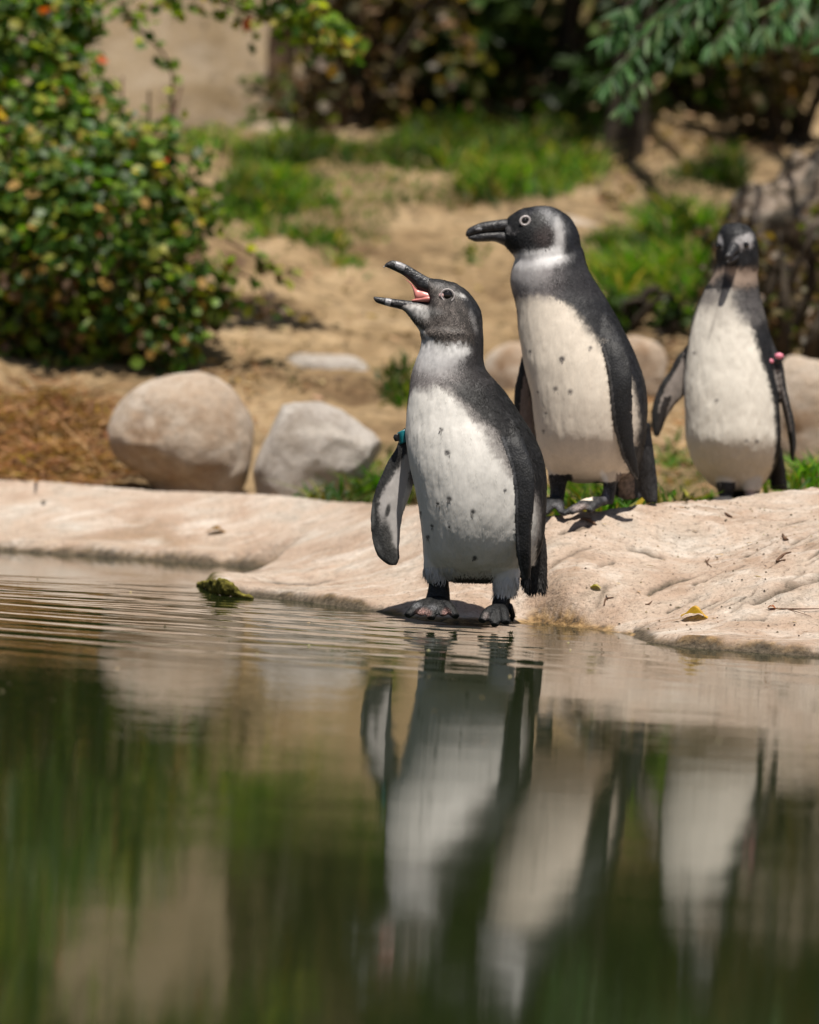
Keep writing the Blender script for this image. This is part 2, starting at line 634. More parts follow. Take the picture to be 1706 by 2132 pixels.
CRK = [(np.array([at(*q)[:2] for q in pts]), dep, wid) for pts, dep, wid in cracks_img]


def seg_dist(x, y, pts):
    d2 = np.full(len(x), 1e9)
    for a, b in zip(pts[:-1], pts[1:]):
        ab = b - a
        t = np.clip(((x - a[0]) * ab[0] + (y - a[1]) * ab[1]) / (ab @ ab), 0, 1)
        d2 = np.minimum(d2, (x - a[0] - t * ab[0]) ** 2 + (y - a[1] - t * ab[1]) ** 2)
    return np.sqrt(d2)


def rock_z(x, y, detail=True):
    s = shore_dist(x, y)
    yc = np.interp(x, CRW[:, 0], CRW[:, 1])
    zc = np.interp(x, CRW[:, 0], CRW[:, 2])
    z = rock_base(x, y)
    z = np.clip(z, 0.006, 0.4)
    n1 = 0
    if detail:
        ca, sa = math.cos(0.5), math.sin(0.5)
        u, w = x * ca - y * sa, x * sa + y * ca
        P = np.stack([u * 5, w * 9, 0 * x], 1)
        n1 = fbm(P, 3, 4) * 0.009 - np.maximum(fbm(np.stack([u * 13, w * 24, 0 * x], 1), 5, 4), 0.0) * 0.009 - np.abs(fbm(np.stack([u * 26, w * 34, 0 * x + 5], 1), 6, 3)) * 0.0045 + fbm(np.stack([x * 90, y * 90, 0 * x], 1), 9, 2) * 0.0022
        n1 = n1 * sstep(-0.01, 0.12, s) * (1 - 0.62 * sstep(0.25, -0.15, x) * sstep(5.75, 6.0, y))
        sh = s + fbm(np.stack([x * 22, y * 22, 0 * x], 1), 21, 4) * 0.010
    else:
        sh = s
    z = (z + n1) * sstep(0.0, 0.022, sh)
    z = np.where(sh < 0, np.maximum(sh * 1.2, -0.3), z)
    for pts, dep, wid in CRK:
        d = seg_dist(x, y, pts)
        if detail:
            d = d + fbm(np.stack([x * 60, y * 60, 0 * x], 1), 31, 2) * 0.004
        z = z - dep * np.exp(-(d / wid) ** 2)
    over = np.maximum(y - yc, 0)
    z = np.where(y > yc, np.minimum(z, zc + n1 - 1.6 * over ** 1.3 - 0.25 * over), z)
    return z


def rock_cols(x, y, z):
    s = shore_dist(x, y)
    nz = fbm(np.stack([x * 24, y * 24, 0 * x], 1), 41, 4)
    o = np.zeros((len(x), 3))
    px, py = proj(np.stack([x, y, z], 1))
    wide = np.interp(px, [0, 600, 900, 1100, 1400, 1706], [0.030, 0.016, 0.02, 0.026, 0.028, 0.025])
    o[:, 0] = sstep(1.0, 0.35, (s + nz * 0.02) / wide) * (z > -0.4) * sstep(0.026, 0.010, z + nz * 0.012)
    ledge = sstep(6.0, 6.1, y) * (x < 0.05)
    o[:, 0] = np.where(ledge > 0, sstep(0.012, 0.003, z + nz * 0.006), o[:, 0])
    o[:, 0] = np.maximum(o[:, 0] * 0.9, 0.12 * ledge * sstep(0.06, 0.02, z))
    o[:, 1] = sstep(470, 415, px + nz * 40) * (y < 6.0) * sstep(1150, 1200, py) + 0.5 * sstep(0.6, 0.2, s / wide) * (px < 860) * (y < 5.95)
    for pts, dep, wid in CRK:
        d = seg_dist(x, y, pts) + nz * 0.004
        o[:, 2] = np.maximum(o[:, 2], np.exp(-(d / (wid * 0.8)) ** 2) * min(1.0, dep / 0.005))
    o[:, 2] = np.maximum(o[:, 2], 0.75 * sstep(0.25, 0.5, nz) * sstep(0.010, 0.0, s) * (px > 1330))
    wet = np.maximum(np.maximum((px > 465) * (px < 800) * (y < 5.9), (px > 1320) * 1.0), ledge)
    o[:, 2] = np.maximum(o[:, 2], wet * sstep(0.015, 0.005, z + nz * 0.009) * 0.95)
    return np.clip(o, 0, 1)


rock = grid_mesh('rock_shelf', np.concatenate([np.linspace(-3.2, -0.96, 60), np.arange(-0.95, 0.95, 0.0042), np.linspace(0.96, 3.2, 60)]),
                 np.concatenate([np.linspace(3.6, 4.55, 20), np.arange(4.56, 6.95, 0.0062), np.linspace(6.97, 7.8, 12)]), rock_z, M['rock'], rock_cols)
kind(rock, 'structure')


def ground_z(x, y, detail=True):
    yc = np.interp(x, CRW[:, 0], CRW[:, 1])
    zc = np.interp(x, CRW[:, 0], CRW[:, 2])
    plane = 0.1 + 0.25 * (y - 7.05)
    yb = 11.3 + 1.5 * sstep(0.25, 0.8, x) - 0.2 * sstep(-0.2, -0.8, x)
    plane = np.where(y > yb, 0.1 + 0.25 * (yb - 7.05) + 0.05 * (y - yb), plane)
    plane = np.where(y > 16, 0.1 + 0.25 * (yb - 7.05) + 0.05 * (16 - yb) + 0.30 * (np.minimum(y, 26) - 16), plane)
    k = 0.06
    base = zc - 0.03
    h = np.clip(0.5 + 0.5 * (plane - base) / k, 0, 1)
    z = base * (1 - h) + plane * h + k * h * (1 - h)
    z = np.where(y < yc + 0.02, z - (yc + 0.02 - y) * 0.8, z)
    z = np.maximum(z, -0.6)
    z = np.where(y < 1.2, np.maximum(z, -0.45 + 0.34 * (1.2 - np.maximum(y, -6))), z)  # unseen bank behind the camera, added to bounce warm light onto the birds
    if detail:
        z = z + fbm(np.stack([x * 1.6, y * 1.6, 0 * x], 1), 51, 5) * 0.05 * sstep(0.1, 1.2, y - yc) + fbm(np.stack([x * 8, y * 8, 0 * x], 1), 52, 4) * 0.030 * sstep(0.0, 0.3, y - yc)
    return z


def hit(px, py):
    """where the slope is seen at photograph pixels"""
    px, py = np.atleast_1d(np.asarray(px, float)), np.atleast_1d(np.asarray(py, float))
    d = rays(px, py)
    d = d / d[:, 1:2]
    lo, hi = np.full(len(px), 5.4), np.full(len(px), 11.8)
    step = np.linspace(0, 1, 220)
    best = hi.copy()
    done = np.zeros(len(px), bool)
    for t in step:
        Y = 5.6 + t * 9
        P = CO + d * Y
        below = (P[:, 2] < ground_z(P[:, 0], P[:, 1])) & (Y > np.interp(P[:, 0], CRW[:, 0], CRW[:, 1]))
        new = below & ~done
        best[new] = Y
        done |= below
    P = CO + d * best[:, None]
    P[:, 2] = ground_z(P[:, 0], P[:, 1])
    return P, done


def inpoly(px, py, poly):
    ins = np.zeros(len(px), bool)
    n = len(poly)
    for k in range(n):
        (x1, y1), (x2, y2) = poly[k], poly[(k + 1) % n]
        if y1 == y2:
            continue
        c = (y1 > py) != (y2 > py)
        ins ^= c & (px < (x2 - x1) * (py - y1) / (y2 - y1) + x1)
    return ins


grass_polys = [  # photograph outlines, blade height (m), blades
    ([(455, 500), (490, 330), (600, 300), (720, 285), (830, 290), (860, 400), (820, 470), (800, 510), (700, 520), (560, 495)], 0.085, 5200),
    ([(820, 400), (830, 270), (980, 240), (1130, 260), (1270, 290), (1260, 370), (1150, 415), (1000, 425), (900, 440)], 0.085, 3600),
    ([(1215, 520), (1300, 450), (1370, 390), (1440, 330), (1560, 300), (1540, 420), (1480, 520), (1450, 620), (1380, 650), (1270, 620), (1220, 590)], 0.085, 3600),
    ([(690, 560), (705, 530), (760, 530), (750, 565)], 0.04, 130),
    ([(960, 545), (960, 530), (1010, 535), (1000, 550)], 0.03, 60),
    ([(620, 1060), (660, 985), (740, 940), (840, 930), (880, 1060)], 0.075, 1100),
    ([(800, 860), (810, 800), (850, 780), (850, 870)], 0.06, 160),
    ([(1150, 1100), (1180, 1020), (1300, 1030), (1330, 1080)], 0.05, 700),
    ([(1360, 1060), (1370, 960), (1440, 960), (1490, 1010), (1520, 1060)], 0.07, 900),
    ([(1630, 1040), (1640, 985), (1720, 975), (1730, 1030)], 0.06, 350),
    ([(370, 330), (380, 250), (480, 260), (480, 320)], 0.05, 350),
    ([(580, 800), (600, 785), (650, 800), (640, 820)], 0.04, 110),
    ([(1560, 640), (1600, 560), (1720, 640), (1720, 740), (1640, 760)], 0.08, 700)]


def ground_cols(x, y, z):
    px, py = proj(np.stack([x, np.maximum(y, 1), z], 1))
    o = np.zeros((len(x), 3))
    for poly, h, n in grass_polys:
        if n > 300:
            o[:, 0] = np.maximum(o[:, 0], inpoly(px, py + 8, poly) * 0.5 * sstep(-0.3, 0.3, fbm(np.stack([x * 4, y * 4, 0 * x], 1), 57, 4)))
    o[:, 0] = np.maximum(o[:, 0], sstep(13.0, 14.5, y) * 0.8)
    return o


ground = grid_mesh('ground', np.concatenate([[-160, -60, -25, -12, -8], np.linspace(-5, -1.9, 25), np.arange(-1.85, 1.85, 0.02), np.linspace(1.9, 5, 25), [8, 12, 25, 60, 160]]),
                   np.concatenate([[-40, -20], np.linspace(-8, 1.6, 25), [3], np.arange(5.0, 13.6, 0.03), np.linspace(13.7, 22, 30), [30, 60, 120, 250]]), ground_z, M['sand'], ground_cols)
kind(ground, 'structure')

# ------------------------------------------------------------------ water
FOOT = (0.04, 4.93)


def water_z(x, y):
    z = np.zeros(len(x))
    # train of ripples crossing the left half
    for (nx, ny, lam, amp, ph) in ((0.30, 0.954, 0.128, 0.00034, 0.3), (0.36, 0.933, 0.083, 0.00019, 1.9), (0.18, 0.984, 0.053, 0.00010, 4.0)):
        w = 0.55 * fbm(np.stack([x * 2.2, y * 2.2, 0 * x], 1), 61, 3)
        env = sstep(3.95, 4.45, y) * sstep(5.85, 5.2, y) * sstep(0.80, -0.45, x + 0.25 * (y - 4.9))
        z += amp * env * np.sin(2 * np.pi * (x * nx + y * ny + w * 0.10) / lam + ph)
    for (nx, ny, lam, amp, ph) in ((-0.10, 0.995, 0.046, 0.00012, 0.0), (0.05, 0.998, 0.061, 0.00013, 2.0)):
        env = sstep(4.9, 5.1, y) * sstep(5.9, 5.5, y) * sstep(0.1, -0.2, x)
        z += amp * env * np.sin(2 * np.pi * (x * nx + y * ny) / lam + ph)
    # rings from the feet
    for cx, cy in ((-0.02, 4.93), (0.085, 4.91)):
        r = np.hypot(x - cx, y - cy)
        z += 0.00028 * np.exp(-r / 0.22) * np.sin(2 * np.pi * r / 0.055) * sstep(0.0, 0.05, r)
    # slack swell
    z += 0.0006 * fbm(np.stack([x * 1.2, y * 2.0, 0 * x], 1), 66, 2) * sstep(5.2, 3.8, y)
    z += 0.00016 * fbm(np.stack([x * 4, y * 9, 0 * x], 1), 67, 2)
    return z


water = grid_mesh('pond_water', np.concatenate([[-160, -40, -10, -4, -2, -1.3], np.arange(-1.0, 1.0, 0.012), [1.3, 2, 4, 10, 40, 160]]),
                  np.concatenate([[-40, -8, -1, 0.6, 1.1], np.arange(1.4, 6.75, 0.007), [7.0]]), water_z, M['water'])
kind(water, 'structure')

exec_parts = True
# ------------------------------------------------------------------ penguins


def paint(col, px, py, blobs, nz, mask=None):
    """soft markings of the plumage and painted bill shadow: (x, y, rx, ry, degrees, colour, strength, softness)"""
    for (x, y, rx, ry, rot, c, st, so) in blobs:
        ca, sa = math.cos(R(rot)), math.sin(R(rot))
        dx, dy = px - x, py - y
        u, v = (dx * ca + dy * sa) / rx, (-dx * sa + dy * ca) / ry
        d = np.sqrt(u * u + v * v) + nz * 0.22
        a = sstep(1 + so, 1 - so, d) * st
        if mask is not None:
            a = a * mask
        col = col * (1 - a[:, None]) + np.array(c) * a[:, None]
    return col


def rows_sections(rows, Y, ratio):
    out = []
    for r in rows:
        y, l, rr = r[:3]
        hd = r[3] if len(r) > 3 else ratio
        dy = r[4] if len(r) > 4 else 0.0
        out.append(sec((l, y), (rr, y), Y, hd, dy))
    return out


def lean(rows, ratio, ys, dys):
    return [(r[0], r[1], r[2], r[3] if len(r) > 3 else ratio, float(np.interp(r[0], ys, dys))) for r in rows]


def body_frame(px, py, V, rows, Y, ratio, face):
    """azimuth round the body measured from the way the bird faces, in degrees"""
    ys = np.array([r[0] for r in rows])
    l = np.interp(py, ys, [r[1] for r in rows])
    rr = np.interp(py, ys, [r[2] for r in rows])
    hd = np.interp(py, ys, [(r[3] if len(r) > 3 else ratio) for r in rows])
    dyc = np.interp(py, ys, [(r[4] if len(r) > 4 else 0.0) for r in rows])
    a = (rr - l) / 2
    u = (px - (l + rr) / 2) / a
    w = -(V[:, 1] - Y - dyc) / (a * hd * Y / FPX)
    th = np.degrees(np.arctan2(u, w))
    phi = (th + face + 180) % 360 - 180
    return phi, u


def beta_from(boundary, rows, face):
    """half width of the white front, in degrees from the facing direction, from its edge in the photograph"""
    ys = np.array([r[0] for r in rows])
    by = np.array([b[1] for b in boundary], float)
    bx = np.array([b[0] for b in boundary], float)
    l = np.interp(by, ys, [r[1] for r in rows])
    rr = np.interp(by, ys, [r[2] for r in rows])
    u = np.clip((bx - (l + rr) / 2) / ((rr - l) / 2), -1, 1)
    return by, np.degrees(np.arcsin(u)) + face


def surface_point(V, px, py, x, y, rad=6, far=False):
    m = np.hypot(px - x, py - y) < rad
    k = np.where(m)[0]
    q = V[k[np.argmax(V[k, 1])]] if far else V[k[np.argmin(V[k, 1])]]
    return q


def part_loft(name, secs, mat, root, n=20, m=None, power=1.0):
    mb = MB()
    mb.loft(secs, n, m, power)
    return link(name, mb.mesh(name), mat, root)


def ellipsoid(name, c, r, mat, root, nseg=20, rot=None):
    mb = MB()
    secs = []
    for k in range(11):
        t = math.pi * (k + 0.02) / 10.04
        rad = math.sin(t)
        secs.append((np.array((0, -math.cos(t), 0)), np.array((rad, 0, 0)), np.array((0, 0, rad))))
    mb.loft(secs, nseg, 22)
    V = np.vstack(mb.V) * np.array(r)
    if rot is not None:
        V = V @ np.array(rot).T
    return link(name, mesh_from(name, V + np.array(c), mb.F), mat, root)


def ring_mesh(name, c, rx, rz, tube, mat, root, rot=0.0, flat=0.6, tilt=0.0):
    V, F = [], []
    n, k = 28, 8
    for i in range(n):
        a = 2 * math.pi * i / n
        for j in range(k):
            b = 2 * math.pi * j / k
            x, z = (rx + tube * math.cos(b)) * math.cos(a), (rz + tube * math.cos(b)) * math.sin(a)
            xr, zr = x * math.cos(rot) - z * math.sin(rot), x * math.sin(rot) + z * math.cos(rot)
            V.append((xr, tube * flat * math.sin(b) + tilt * xr, zr))
            F.append((i * k + j, i * k + (j + 1) % k, ((i + 1) % n) * k + (j + 1) % k, ((i + 1) % n) * k + j))
    return link(name, mesh_from(name, np.array(V) + np.array(c), F), mat, root)


def feather_coat(V, F, cols, N, root, count, length, width, lift, seed, spots=None, soft=1.0):
    """short overlapping feathers lying on the body"""
    rng = np.random.default_rng(seed)
    P = V[F]
    ar = np.linalg.norm(np.cross(P[:, 2] - P[:, 0], P[:, 3] - P[:, 1]), axis=1)
    if spots is not None:
        ar = ar * spots[F[:, 0]]
    lumv = cols.mean(1)[F[:, 0]]
    if soft > 0:
        ar = ar * np.where(lumv > 0.30, 0.10, np.where(lumv > 0.2, 0.45, 1.0))
    fi = rng.choice(len(F), count, p=ar / ar.sum())
    u, v = rng.random((count, 1)), rng.random((count, 1))
    Q = P[fi]
    p = Q[:, 0] * (1 - u) * (1 - v) + Q[:, 1] * u * (1 - v) + Q[:, 2] * u * v + Q[:, 3] * (1 - u) * v
    n = N[F[fi, 0]]
    c = cols[F[fi, 0]]
    d = np.array((0, 0, -1.0)) + rng.normal(0, 0.22, (count, 3))
    d = d - n * (d * n).sum(1, keepdims=True)
    d /= np.linalg.norm(d, axis=1, keepdims=True) + 1e-9
    s = np.cross(d, n)
    L = length * rng.uniform(0.6, 1.3, (count, 1))
    W = width * rng.uniform(0.7, 1.3, (count, 1))
    pale = np.clip((c.mean(1, keepdims=True) - 0.10) / 0.25, 0, 1)
    lf = lift * rng.uniform(0.2, 1.2, (count, 1)) * (1 - 0.86 * pale * soft)
    W = W * (1 - 0.35 * pale * soft)
    L = L * (1 + 0.5 * pale * soft)
    V2 = np.stack([p - s * W - n * 0.0004, p + s * W - n * 0.0004, p + d * L * 0.6 + s * W * 0.8 + n * lf * 0.7, p + d * L + n * lf, p + d * L * 0.6 - s * W * 0.8 + n * lf * 0.7], 1).reshape(-1, 3)
    k = np.arange(count)[:, None] * 5
    F2 = np.vstack([k + [0, 1, 2], k + [0, 2, 4], k + [4, 2, 3]])
    lum = c.mean(1, keepdims=True)
    j = rng.normal(1, np.where(lum < 0.16, 0.22, 0.02), (count, 1))
    cc = np.clip(c * j * np.where(lum < 0.07, 0.72, 1.0), 0.004, 0.85)
    c5 = np.repeat(cc, 5, axis=0)
    tipk = np.where(lum[:, 0] < 0.16, 1.45, 1.0)
    c5 = c5.reshape(count, 5, 3)
    c5[:, 3] *= tipk[:, None]
    o = link('plumage', mesh_from('plumage', V2, F2, np.clip(c5.reshape(-1, 3), 0, 0.85)), M['feather'], root)
    return kind(o, 'stuff')


def feather_material():
    N = Nodes('feather', 0.6, 0.25)
    N.col(N.attr())
    return N.m


M['feather'] = feather_material()


def foot_material():
    N = Nodes('scaly_foot_skin', 0.55, 0.35)
    v = N.coords()
    vd = N.vor(v, 480)
    N.col(N.mix(1.0, N.attr(), N.ramp(vd, [(0.0, 1.7), (0.35, 0.9), (0.6, 0.35)]), 'MULTIPLY'))
    b = N.bump(N.noise(v, 130, 4, 0.6), 0.5, 0.003)
    N.nrm(N.bump(N.math('SUBTRACT', 1.0, vd), 0.6, 0.0015, b))
    return N.m


M['foot'] = foot_material()


def feet_slot(o, F, legs):
    o.data.materials.append(M['foot'])
    o.data.polygons.foreach_set('material_index', legs[F].all(axis=1).astype(np.int32))
BLACK, WHITE = np.array((0.017, 0.017, 0.019)), np.array((0.66, 0.635, 0.60))


def toes(mb, ankle, tips, Y_ank, Y_tip, r0, r1):
    a = at(ankle[0], ankle[1], Y_ank)
    P = []
    for (x, y) in tips:
        t = at(x, y, Y_tip)
        mid = a * 0.42 + t * 0.58 + np.array((0, 0, 0.006))
        mb.tube([a, mid, t], [r0, r0 * 0.82, r1], 10, 9, 0.8)
        P.append((mid, t))
    for (m0, t0), (m1, t1) in zip(P[:-1], P[1:]):       # web between the toes
        mb.tube([a * 0.6 + (m0 + m1) * 0.2, (m0 + m1) / 2, (t0 + t1) / 2 * 0.8 + (m0 + m1) * 0.1], [r0 * 0.8, r0 * 1.0, r1 * 0.9], 10, 8, 0.45)


# ---- calling bird at the water's edge
def penguin_calling():
    Y = 5.0
    s = Y / FPX
    root = thing('penguin', 'grey-faced young penguin calling with wide open bill at the water edge', 'penguin', at(950, 1296, Y), 'penguins on the rock')
    rows = [(664, 905, 985, 0.5), (676, 888, 999, 0.68), (690, 876, 1005, 0.78), (708, 878, 1006, 0.80), (727, 875, 1006, 0.80), (750, 866.7, 1006.5, 0.82), (772, 858.6, 1013, 0.82), (794, 854.6, 1034, 0.80), (818, 852, 1053, 0.80), (845, 848, 1072, 0.80),
            (877, 845.7, 1093, 0.80), (904, 844.6, 1111, 0.80), (935, 848, 1125, 0.80), (968, 853, 1134, 0.80), (1000, 861, 1138, 0.80), (1043, 869, 1138, 0.82), (1084, 876, 1136, 0.83),
            (1124, 880, 1132, 0.83), (1157, 882, 1122, 0.82), (1180, 888, 1108, 0.80), (1198, 905, 1085, 0.72), (1209, 945, 1050, 0.5)]
    rows = lean(rows, 0.8, [690, 780, 880, 1000, 1070, 1130, 1170, 1209], [0.0, 0.002, -0.008, -0.024, -0.026, -0.018, -0.004, 0.014])
    mb = MB()
    mb.loft(rows_sections(rows, Y, 0.8), 48, 90)
    head = [((889, 578), (891, 609), 13), ((905, 580), (893, 640), 22), ((929, 584), (882, 668), 31), ((956, 593), (885, 690), 37), ((979, 610), (886, 710), 41), ((995, 632), (880, 728), 45), ((1004, 656), (875, 740), 48), ((1006, 690), (872, 750), 51)]
    mb.loft([sec(a, b, Y, h) for a, b, h in head], 36, 40)
    jaw = [((838, 627), (832, 641), 8), ((865, 630), (848, 654), 15), ((892, 632), (862, 673), 22), ((920, 640), (876, 692), 30), ((952, 660), (879, 714), 37)]
    mb.loft([sec(a, b, Y, h) for a, b, h in jaw], 28, 24)
    # tail
    mb.loft([sec((1060, 1105), (1132, 1085), Y, 34, 0.012), sec((1074, 1160), (1138, 1140), Y, 22, 0.018), sec((1086, 1205), (1139, 1190), Y, 12, 0.02), sec((1098, 1229), (1137, 1228), Y, 7, 0.02)], 24, 20)
    # flippers, one hanging free on the far side and one lying along the near flank
    fl = [((842, 890), (872, 915)), ((826, 930), (866, 958)), ((807, 962), (864, 988)), ((791, 995), (860, 1014)), ((778, 1032), (849, 1045)), ((772, 1066), (838.5, 1076)), ((772, 1103), (834, 1110)), ((778, 1138), (832.5, 1141)), ((791, 1163), (832, 1163)), ((812, 1177), (826, 1177))]
    dys = np.linspace(0.035, 0.02, len(fl))
    mb.loft([sec(a, b, Y, 7.5 if k > 1 else 13, dys[k]) for k, (a, b) in enumerate(fl)], 24, 44)
    fr = [((1020, 862), (1062, 862)), ((1036, 892), (1082, 892)), ((1047, 918), (1094, 922)), ((1056, 944), (1103, 952)), ((1067, 974), (1112, 985)), ((1073, 1022), (1114, 1022)), ((1074, 1062), (1109.5, 1062)), ((1074, 1095), (1106.5, 1098)), ((1077, 1155), (1105, 1150)), ((1085, 1197), (1105, 1186)), ((1097, 1223), (1104, 1216))]
    dyr = [-0.036, -0.054, -0.070, -0.081, -0.087, -0.091, -0.092, -0.090, -0.084, -0.074, -0.066]
    mb.loft([sec(a, b, Y, 8 if k > 2 else 13, dyr[k]) for k, (a, b) in enumerate(fr)], 24, 50)
    # thighs, shanks, feet
    mb.loft([sec((888, 1120), (945, 1120), Y, 30, -0.02), sec((882, 1165), (940, 1165), Y, 27, -0.02), sec((883, 1190), (936, 1190), Y, 23, -0.018), sec((892, 1207), (934, 1207), Y, 18, -0.016)], 24, 18)
    mb.loft([sec((895, 1200), (933, 1200), Y, 15, -0.016), sec((892, 1225), (936, 1225), Y, 15, -0.016), sec((886, 1248), (938, 1248), Y, 17, -0.02), sec((880, 1266), (938, 1266), Y, 18, -0.03)], 20, 14)
    toes(mb, (908, 1253), [(848, 1282), (898, 1288), (950, 1284)], 4.975, 4.925, 0.0115, 0.0062)
    mb.loft([sec((1000, 1130), (1080, 1130), Y, 32, -0.03), sec((1022, 1180), (1085, 1180), Y, 28, -0.03), sec((1028, 1212), (1080, 1212), Y, 22, -0.03), sec((1032, 1234), (1074, 1234), Y, 16, -0.03)], 24, 18)
    mb.loft([sec((1032, 1226), (1070, 1226), Y, 14, -0.03), sec((1027, 1246), (1064, 1246), Y, 14, -0.032), sec((1023, 1264), (1058, 1264), Y, 15, -0.036), sec((1018, 1278), (1057, 1278), Y, 16, -0.045)], 20, 14)
    toes(mb, (1040, 1266), [(1003, 1293), (1030, 1302), (1054, 1297)], 4.955, 4.905, 0.0105, 0.006)
    mb.tube([at(1060, 1262, 4.965), at(1068, 1282, 4.99), at(1064, 1288, 5.0)], [0.006, 0.004, 0.003], 8, 8)
    mb.tube([at(935, 1262, 4.975), at(947, 1272, 4.99), at(952, 1278, 5.0)], [0.006, 0.004, 0.003], 8, 8)
    V, F = remesh(mb, 0.0019)
    px, py = proj(V)
    w = np.where((py > 1228), 0.35, 1.0)
    V = smooth(V, F, 6, w)
    N = normals(V, F)
    nz = fbm(V * 260, 71, 3)
    nb = fbm(V * 45, 75, 3)
    V = V + N * (fbm(V * np.array((140, 140, 50)), 72, 3) * 0.0008 + nb * 0.0005 + fbm(V * np.array((62, 62, 9)), 78, 3) * 0.0016)[:, None] * np.where(py > 1230, 0.3, 1)[:, None]
    px, py = proj(V)
    face = 42
    phi, u = body_frame(px, py, V, rows, Y, 0.8, face)
    bnd = [(905, 790), (929, 806), (955, 829), (982, 858), (1008, 885), (1026, 905), (1044, 940), (1070, 985), (1105, 1020), (1119, 1050), (1123, 1090), (1119, 1130), (1108, 1170), (1100, 1240)]
    by, be = beta_from(bnd, rows, face)
    be_v = np.interp(py, by, be)
    d = be_v - np.abs(phi) + nz * 5 + nb * 4
    wht = sstep(-11, 12, d)[:, None] ** 0.8
    belly = np.array((0.62, 0.59, 0.545))
    back = np.array((0.020, 0.019, 0.019))
    col = back * (1 - wht) + belly * wht
    rim = (sstep(-14, -2, d) * sstep(14, 2, d))[:, None] * 0.45
    col = col * (1 - rim) + np.array((0.125, 0.10, 0.095)) * rim
    # collar above the white front
    t = sstep(822, 784, py + nz * 9 + nb * 8 - 10 * (px < 900))[:, None]
    neckc = np.where((px > 955)[:, None], np.array((0.052, 0.046, 0.045)), np.array((0.15, 0.135, 0.13)))
    mixn = sstep(925, 985, px + nz * 14)[:, None]
    neckc = np.array((0.20, 0.18, 0.175)) * (1 - mixn) + np.array((0.045, 0.040, 0.040)) * mixn
    front = (px < 1000 + (py - 700) * 0.3)[:, None]
    col = np.where(front | (py < 790)[:, None], col * (1 - t) + neckc * t, col)
    hn = nz
    G, DK, BR = (0.36, 0.34, 0.33), (0.026, 0.026, 0.029), (0.105, 0.088, 0.078)
    col = paint(col, px, py, [
        (912, 735, 48, 38, -10, (0.60, 0.58, 0.57), 0.85, 0.55),
        (935, 722, 34, 22, 20, (0.62, 0.60, 0.58), 0.8, 0.4),
        (958, 722, 22, 16, 20, (0.70, 0.68, 0.66), 0.8, 0.5),
        (900, 640, 112, 62, 28, BR, 1.0, 0.12),
        (930, 655, 50, 36, 30, (0.135, 0.115, 0.105), 0.7, 0.5),
        (868, 648, 30, 13, 14, (0.40, 0.385, 0.37), 0.85, 0.5),
        (890, 645, 30, 9, 5, (0.40, 0.385, 0.37), 0.6, 0.5),
        (858, 668, 30, 8, 48, (0.06, 0.052, 0.048), 0.8, 0.5),
        (882, 692, 30, 4, 42, (0.50, 0.48, 0.46), 0.7, 0.5),
        (900, 622, 12, 18, 0, (0.05, 0.042, 0.04), 0.7, 0.6),
        (985, 672, 10, 34, -8, (0.045, 0.038, 0.035), 0.8, 0.5),
        (967, 650, 14, 40, -18, (0.060, 0.050, 0.045), 0.7, 0.6),
        (940, 588, 66, 14, 16, DK, 1.0, 0.35),
        (988, 628, 20, 46, -28, DK, 1.0, 0.4),
        (1003, 690, 12, 90, 0, (0.035, 0.033, 0.034), 0.9, 0.4),
        (920, 593, 34, 6, 8, (0.22, 0.205, 0.20), 0.6, 0.6),
        (958, 613, 15, 4, 22, (0.40, 0.385, 0.37), 0.8, 0.5),
        (987, 668, 6, 22, -16, (0.30, 0.285, 0.28), 0.55, 0.6),
    ], hn)
    hd_ = sstep(760, 700, py)[:, None]
    fl_ = fbm(V * np.array((330, 330, 150)), 79, 3)[:, None]
    col = col * (1 + 0.75 * fl_ * hd_)
    sp = [(919, 894, 5, 4), (932, 942, 6.5, 5), (936, 1038, 6, 4.5), (985, 1065, 5, 5), (989, 1162, 5, 5), (1052, 1021, 3.5, 4), (912, 1048, 5, 3), (900, 1095, 4, 3), (936, 1097, 3, 3), (891, 1118, 4, 4), (875, 1068, 3, 4)]
    cam_side = (V[:, 1] < Y - 0.005).astype(float)
    col = paint(col, px, py, [(x, y, a, b, 30, (0.05, 0.045, 0.045), 0.85, 0.5) for x, y, a, b in sp], hn * 0.3, cam_side)
    # flippers
    lf = (px < 846 - (py < 1000) * 0 + np.clip((1013 - py) * 0.25, -12, 14)) & (py > 925) & (V[:, 1] > Y - 0.02) | ((px < 838) & (py > 900))
    fcol = np.tile(np.array((0.44, 0.41, 0.39)), (len(V), 1))
    edge = np.interp(py, [925, 962, 995, 1032, 1066, 1103, 1138, 1165, 1177], [826, 807, 791, 778, 772, 772, 778, 791, 812])
    dist = px - edge
    wd = np.interp(py, [925, 980, 1040, 1060, 1100, 1140, 1180], [30, 26, 12, 16, 22, 30, 40])
    fcol = fcol * (1 - sstep(wd + 7, wd - 5, dist + nz * 6)[:, None]) + np.array((0.03, 0.03, 0.03)) * sstep(wd + 7, wd - 5, dist + nz * 6)[:, None]
    fcol = paint(fcol, px, py, [(808, 1062, 5, 14, 12, (0.04, 0.04, 0.04), 0.9, 0.5), (805, 1115, 12, 34, -10, (0.04, 0.04, 0.038), 0.9, 0.5), (776, 1075, 5, 26, 0, (0.16, 0.16, 0.155), 0.8, 0.5), (786, 1140, 7, 24, -22, (0.13, 0.13, 0.125), 0.8, 0.5), (818, 1160, 16, 22, 0, (0.035, 0.035, 0.033), 0.9, 0.5)], hn)
    fcol = np.where((V[:, 1] > Y + 0.026 + 0.0 * py)[:, None] & (N[:, 1] > 0.3)[:, None], BLACK * 1.2, fcol)
    col = np.where(lf[:, None], fcol, col)
